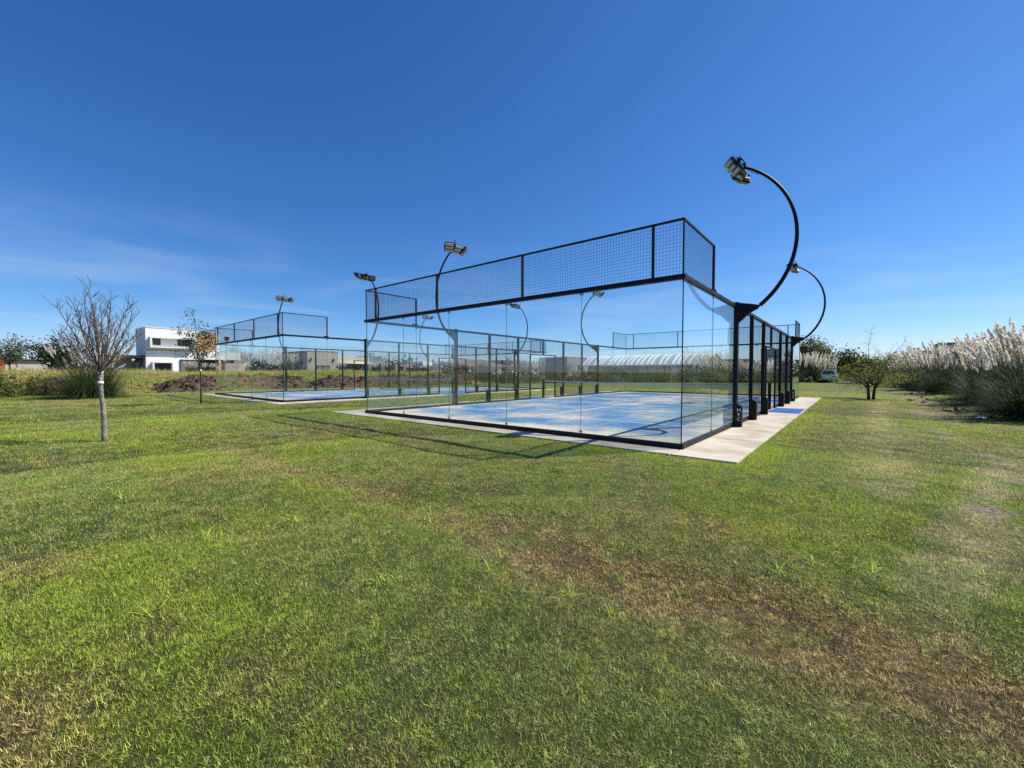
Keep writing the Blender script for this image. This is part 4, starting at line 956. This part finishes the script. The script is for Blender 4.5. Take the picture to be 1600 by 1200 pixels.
def far_wood():
    rs = np.random.RandomState(83); P = []; T = []
    for _ in range(420):
        a = rs.uniform(-2.3, 1.3); d = rs.uniform(150, 240); x = 2.3+d*math.sin(a); y = -7.4+d*math.cos(a); H = rs.uniform(3, 7.5)*d/200*(1 if rs.rand() < .8 else 1.3); n = 70
        g = rs.randn(n, 3); g /= np.linalg.norm(g, axis=1)[:, None]; q = g*np.array([4.5, 4.5, H*.55])*rs.uniform(.5, 1.1, (n, 1)); q[:, 2] = np.abs(q[:, 2]+H*.45); P.append(q+[x, y, 0]); T.append(tones(rs, n, (.035, .05, .026), .3))
    P = np.concatenate(P); V, F, C = leaves_mesh(P, 1.5, np.concatenate(T), rs, .6)
    tag(link('distant_wood', quad_mesh('distant_wood', V, F, M_LEAF, C)), 'far dark line of trees along the horizon', 'wood', kind='stuff')
far_wood()

# ------------------------------------------------------------------ parked white off-road car, pole, lamps
def car():
    M_CAR = pmat('white_car_paint', (.72, .72, .70), .25, .03, 3, spec=.5); M_TYRE = pmat('tyre', (.015, .015, .015), .9, .1, 9); M_RED = pmat('tail_lamp', (.30, .02, .015), .3, .1, 9); M_BUMP = pmat('grey_bumper', (.42, .42, .41), .6, .1, 5)
    r = empty('parked_car', (-.45, 67.2, float(lawn_h(-.45, 67.2))), R(-1)); tag(r, 'white off-road car parked with its tail towards the courts', 'car')
    r.scale = (1.02, 1.02, 1.04)
    # side profile in YZ (tail at y = 0)
    b = MB().prismx([(.05, .42), (4.35, .42), (4.4, .95), (3.2, 1.08), (0, 1.08), (-.02, .75)], -.88, .88).build('body', M_CAR, r, bevel=.05)
    cab = []
    for y, z, w in ((.02, 1.06, .86), (.22, 1.78, .70), (2.3, 1.80, .70), (3.15, 1.06, .84)): cab += [(-w, y, z), (w, y, z)]
    MB().add(cab, [(0, 1, 3, 2), (2, 3, 5, 4), (4, 5, 7, 6), (0, 2, 4, 6), (1, 7, 5, 3), (0, 6, 7, 1)]).build('cabin', M_CAR, r, bevel=.04)
    MB().add([(-.68, .045, 1.16), (.68, .045, 1.16), (.58, .175, 1.66), (-.58, .175, 1.66), (-.68, .015, 1.16), (.68, .015, 1.16), (.58, .145, 1.66), (-.58, .145, 1.66)], [(4, 5, 6, 7), (0, 3, 2, 1), (0, 1, 5, 4), (1, 2, 6, 5), (2, 3, 7, 6), (3, 0, 4, 7)]).build('rear_window', M_PANE, r)
    for s in (-1, 1):
        for y0, y1 in ((.45, 1.25), (1.35, 2.3)): MB().add([(s*.845, y0, 1.15), (s*.845, y1, 1.15), (s*.735, y1-.05, 1.66), (s*.735, y0+.08, 1.66), (s*.87, y0, 1.15), (s*.87, y1, 1.15), (s*.76, y1-.05, 1.66), (s*.76, y0+.08, 1.66)], [(4, 5, 6, 7), (0, 3, 2, 1), (0, 1, 5, 4), (1, 2, 6, 5), (2, 3, 7, 6), (3, 0, 4, 7)]).build('side_window', M_PANE, r)
        MB().box(s*.80-.07, s*.80+.07, -.045, .03, .70, 1.02).build('tail_light', M_RED, r)
        for y in (.85, 3.5):
            t = MB().tube([(s*.74, y, .36), (s*.92, y, .36)], .36, 16).build('wheel', M_TYRE, r); MB().tube([(s*.90, y, .36), (s*.928, y, .36)], .2, 12).build('rim', M_ALU, t)
        MB().box(s*.98-.09, s*.98+.09, 2.6, 2.72, 1.1, 1.28).build('mirror', M_CAR, r)
    MB().box(-.9, .9, -.12, .04, .40, .62).build('bumper', M_BUMP, r, bevel=.03); MB().box(-.26, .26, -.06, -.02, .78, .90).build('number_plate', M_WHITE, r)
    MB().box(-.5, .5, .10, .30, 1.80, 1.84).build('roof_spoiler', M_CAR, r)
car()
r = empty('utility_pole', (.35, 68.6, 0)); tag(r, 'slim white pole standing just right of the white car', 'pole')
MB().tube([(0, 0, -.1), (0, 0, 3.2)], .075, 8).build('shaft', M_WHITE, r); MB().tube([(0, 0, 3.2), (0, 0, 3.28)], .1, 8).build('cap', M_WHITE, r)
for i, (x, y) in enumerate(((-41.4, 8.0), (-41.0, 10.9))):
    z = float(lawn_h(x, y)); r = empty('garden_lamp', (x, y, z)); tag(r, ('left', 'right')[i]+' of two slim black garden lamps on the bank behind the far court', 'lamp post', 'garden lamps on the bank')
    MB().tube([(0, 0, -.05), (0, 0, 1.45)], .035, 8).build('shaft', M_DARK, r); MB().tube([(0, 0, 1.45), (0, 0, 1.55), (0, 0, 1.62)], [.05, .13, .11], 10).build('head', M_DARK, r)
# pale stones edging the drive
rs = np.random.RandomState(5); labs = ('largest', 'second', 'third', 'fourth', 'fifth', 'last')
for i in range(6):
    u = rs.randn(26, 3); u /= np.linalg.norm(u, axis=1)[:, None]
    import bmesh
    bm = bmesh.new(); s = .5-.05*i
    for q in u*[s, s*.8, s*.5]*rs.uniform(.85, 1.1, (26, 1)): bm.verts.new(q)
    bmesh.ops.convex_hull(bm, input=bm.verts[:]); me = bpy.data.meshes.new('stone'); bm.to_mesh(me); bm.free(); me.materials.append(MATS['concrete'])
    o = link('stone', me); o.location = (1.0+.55*i, 62.0-.3*(i % 2), .05); tag(o, labs[i]+' pale stone in the row right of the white car, counted from the car', 'stone', 'pale stones by the car')
# scrap of white paper by the pampas
def litter():
    m = MB(); rs = np.random.RandomState(9); n = 5; V = [(i*.06, j*.05, .02+abs(rs.randn())*.03) for i in range(n) for j in range(n)]
    F = [(i*n+j, (i+1)*n+j, (i+1)*n+j+1, i*n+j+1) for i in range(n-1) for j in range(n-1)]
    o = m.add(V, F).build('paper_scrap', M_WHITE); o.location = (5.25, 11.6, float(lawn_h(5.25, 11.6))+.04); tag(o, 'crumpled white paper scrap on the grass by the nearest pampas', 'litter')
    s_ = o.modifiers.new('thickness', 'SOLIDIFY'); s_.thickness = .004
litter()

# ------------------------------------------------------------------ grass blades
SRC = bpy.data.collections.new('grass_sources')
def clump(seed, n, spread, h0, h1, w, bend=.6, dry=.12):
    rs = np.random.RandomState(seed); az = rs.rand(n)*6.283; rad = spread*np.sqrt(rs.rand(n))
    P0 = np.stack([rad*np.cos(az), rad*np.sin(az), np.full(n, -.008)], -1); inc = rs.uniform(.15, 1.15, n)*bend/.6; a2 = rs.rand(n)*6.283
    D0 = np.stack([np.sin(inc)*np.cos(a2), np.sin(inc)*np.sin(a2), np.cos(inc)], -1); t = np.stack([rs.uniform(.26, .90, n), (rs.rand(n) < dry)*rs.uniform(.5, 1, n), np.zeros(n)], -1)
    V, F, C = strips(P0, D0, rs.uniform(h0, h1, n), w*rs.uniform(.7, 1.3, n), 2, rs.uniform(.1, 1.0, n), rs, t)
    o = bpy.data.objects.new('grass_source', quad_mesh('grass_source', V, F, M_BLADE, C)); return o
def scatter(name, label, pts, wear, scl, objs, seed):
    coll = bpy.data.collections.new(name+'_source')
    for o in objs: coll.objects.link(o)
    me = bpy.data.meshes.new(name); me.vertices.add(len(pts)); me.vertices.foreach_set('co', np.ascontiguousarray(pts, np.float32).ravel())
    a = me.attributes.new('wear', 'FLOAT_VECTOR', 'POINT'); a.data.foreach_set('vector', np.ascontiguousarray(wear, np.float32).ravel())
    a = me.attributes.new('size', 'FLOAT', 'POINT'); a.data.foreach_set('value', np.ascontiguousarray(scl, np.float32))
    o = link(name, me); g = bpy.data.node_groups.new(name, 'GeometryNodeTree')
    g.interface.new_socket('Geometry', in_out='INPUT', socket_type='NodeSocketGeometry'); g.interface.new_socket('Geometry', in_out='OUTPUT', socket_type='NodeSocketGeometry')
    gi = g.nodes.new('NodeGroupInput'); go = g.nodes.new('NodeGroupOutput'); ip = g.nodes.new('GeometryNodeInstanceOnPoints'); ci = g.nodes.new('GeometryNodeCollectionInfo')
    ci.inputs['Collection'].default_value = coll; ci.inputs['Separate Children'].default_value = True; ci.inputs['Reset Children'].default_value = True
    ip.inputs['Pick Instance'].default_value = True
    rv = g.nodes.new('FunctionNodeRandomValue'); rv.data_type = 'FLOAT_VECTOR'; rv.inputs[0].default_value = (-.12, -.12, 0); rv.inputs[1].default_value = (.12, .12, 6.283); rv.inputs['Seed'].default_value = seed
    na = g.nodes.new('GeometryNodeInputNamedAttribute'); na.data_type = 'FLOAT'; na.inputs[0].default_value = 'size'
    e2r = g.nodes.new('FunctionNodeEulerToRotation')
    l = g.links.new; l(gi.outputs[0], ip.inputs['Points']); l(ci.outputs[0], ip.inputs['Instance']); l(rv.outputs[0], e2r.inputs[0]); l(e2r.outputs[0], ip.inputs['Rotation']); l(na.outputs[0], ip.inputs['Scale']); l(ip.outputs[0], go.inputs[0])
    md = o.modifiers.new('scatter', 'NODES'); md.node_group = g
    tag(o, label, 'grass', kind='stuff'); return o

def in_pads(x, y):
    a = (x > -11.36) & (x < .965) & (y > -.545) & (y < 20.56)
    c, s = math.cos(-RZ2), math.sin(-RZ2); u = c*(x-CT2[0])-s*(y-CT2[1]); v = s*(x-CT2[0])+c*(y-CT2[1])
    return a | ((u > -11.36) & (u < .96) & (v > -.54) & (v < 20.56))
def lawn_points(rs, r0_, r1_, dens):
    half = 1.9 if r1_ < 5 else 1.4; n = int(dens*half*(r1_*r1_-r0_*r0_)); a = rs.uniform(-half, half, n)+yaw; d = np.sqrt(rs.uniform(r0_*r0_, r1_*r1_, n))
    return np.stack([2.3+d*np.sin(a), -7.44+d*np.cos(a)], -1)
rs = np.random.RandomState(101)
P = np.concatenate([lawn_points(rs, .3, 4.5, 1150), lawn_points(rs, 4.5, 9, 600), lawn_points(rs, 9, 17, 190), lawn_points(rs, 17, 38, 34)])
P = P[~in_pads(P[:, 0], P[:, 1])]; D = np.hypot(P[:, 0]-2.3, P[:, 1]+7.44)
dr, lu, ba = lawn_map(P[:, 0], P[:, 1])
keep = rs.rand(len(P)) > ba*.85+.25*dr*(rs.rand(len(P)) < .5)+.3*np.clip(-lu, 0, 1); P = P[keep]; D = D[keep]; dr = dr[keep]; lu = lu[keep]; ba = ba[keep]
wear = np.stack([(dr*1.05+.22*rs.randn(len(P))).clip(0, 1), (lu+.2*rs.randn(len(P))).clip(-1, 1), ba], -1)
sc_ = (.72+.45*rs.rand(len(P)))*(1-.05*dr+.25*lu.clip(0, 1))*np.interp(D, [0, 4.5, 9, 17, 36], [.80, 1.0, 1.4, 2.1, 3.2])
pts = np.column_stack([P, lawn_h(P[:, 0], P[:, 1])])
scatter('lawn_grass', 'short mown grass covering the lawn', pts, wear, sc_, [clump(200+i, 46, .07, .013, .036, .0027, dry=.10) for i in range(8)], 3)
# coarser tufts of weed grass
rs = np.random.RandomState(131)
Wd = [(-1.7, -6.4), (-1.55, -6.3), (-1.85, -6.45), (-1.5, -6.15), (-1.8, -5.8), (-1.65, -5.72), (1.05, -4.75), (1.22, -4.82), (1.45, -4.7), (.9, -4.55), (1.9, -4.05), (2.05, -4.1), (.3, -5.25), (.35, -5.35), (-.75, -4.95), (-.9, -5.0), (-1.3, -5.0), (-1.7, -4.9), (-2.1, -4.85), (-2.3, -5.0), (-2.9, -4.9), (-3.4, -4.7), (-3.6, -4.75), (-11.9, -7.3), (-11.5, -7.2), (-12.4, -7.4), (-11.2, -7.35), (-9.4, -6.05), (-9.7, -6.3), (-9.1, -6.4), (-8.7, -6.2), (-15.8, -3.2)]
Wd += [tuple(q) for q in lawn_points(rs, 1.5, 14, .55)]; Wd = np.array([q for q in Wd if not in_pads(q[0], q[1])])
w_ = np.column_stack([np.zeros(len(Wd)), rs.uniform(0, .3, len(Wd)), np.zeros(len(Wd))])
scatter('weed_tufts', 'coarse tufts of darker weed grass scattered over the lawn', np.column_stack([Wd, lawn_h(Wd[:, 0], Wd[:, 1])]), w_, rs.uniform(.6, 1.25, len(Wd)), [clump(300+i, 26, .07, .06, .17, .0065, .75, .06) for i in range(4)], 5)
# rough dry grass on the bank and beyond the court
rs = np.random.RandomState(151); n = 5200; y = rs.uniform(-16, 40, n); x = berm_x(y)+rs.uniform(-6.5, 3.4, n); k = ~((x > -36.2) & (y > -1) & (y < 27) & (rs.rand(n) < .7)); x = x[k]; y = y[k]
w_ = np.column_stack([(.10+.65*sst(.40, .64, fbm(x, y, .35, 3, 9))+.2*rs.randn(len(x))).clip(0, 1), .2*rs.rand(len(x)), np.zeros(len(x))])
scatter('bank_grass', 'rough half-dry grass on the long bank', np.column_stack([x, y, lawn_h(x, y)-.02]), w_, rs.uniform(1.4, 3.2, len(x)), [clump(340+i, 40, .13, .06, .16, .010, .6, .25) for i in range(4)], 7)

# clods thrown up along the wheel ruts on the right
rs = np.random.RandomState(171); m = MB()
for _ in range(170):
    k = rs.rand() < .45; yy = rs.uniform(13.5, 24) if k else rs.uniform(12.5, 36); xx = float(rutx(yy, 0 if k else 1))+rs.randn()*.28
    if vnoise(xx*.5, yy*.5) < .42: continue
    q = rs.uniform(.02, .07); b = (np.array([(x_, y_, z_) for z_ in (-1, 1) for x_, y_ in ((-1, -1), (1, -1), (1, 1), (-1, 1))])*.7+rs.randn(8, 3)*.25)*q*[1.2, 1.2, .7]
    m.add(np.array([xx, yy, float(lawn_h(xx, yy))+q*.3])+b, [(0, 3, 2, 1), (4, 5, 6, 7), (0, 1, 5, 4), (1, 2, 6, 5), (2, 3, 7, 6), (3, 0, 4, 7)])
tag(m.build('rut_clods', M_SOIL), 'loose dark clods of earth along the wheel ruts on the right', 'soil', kind='stuff')
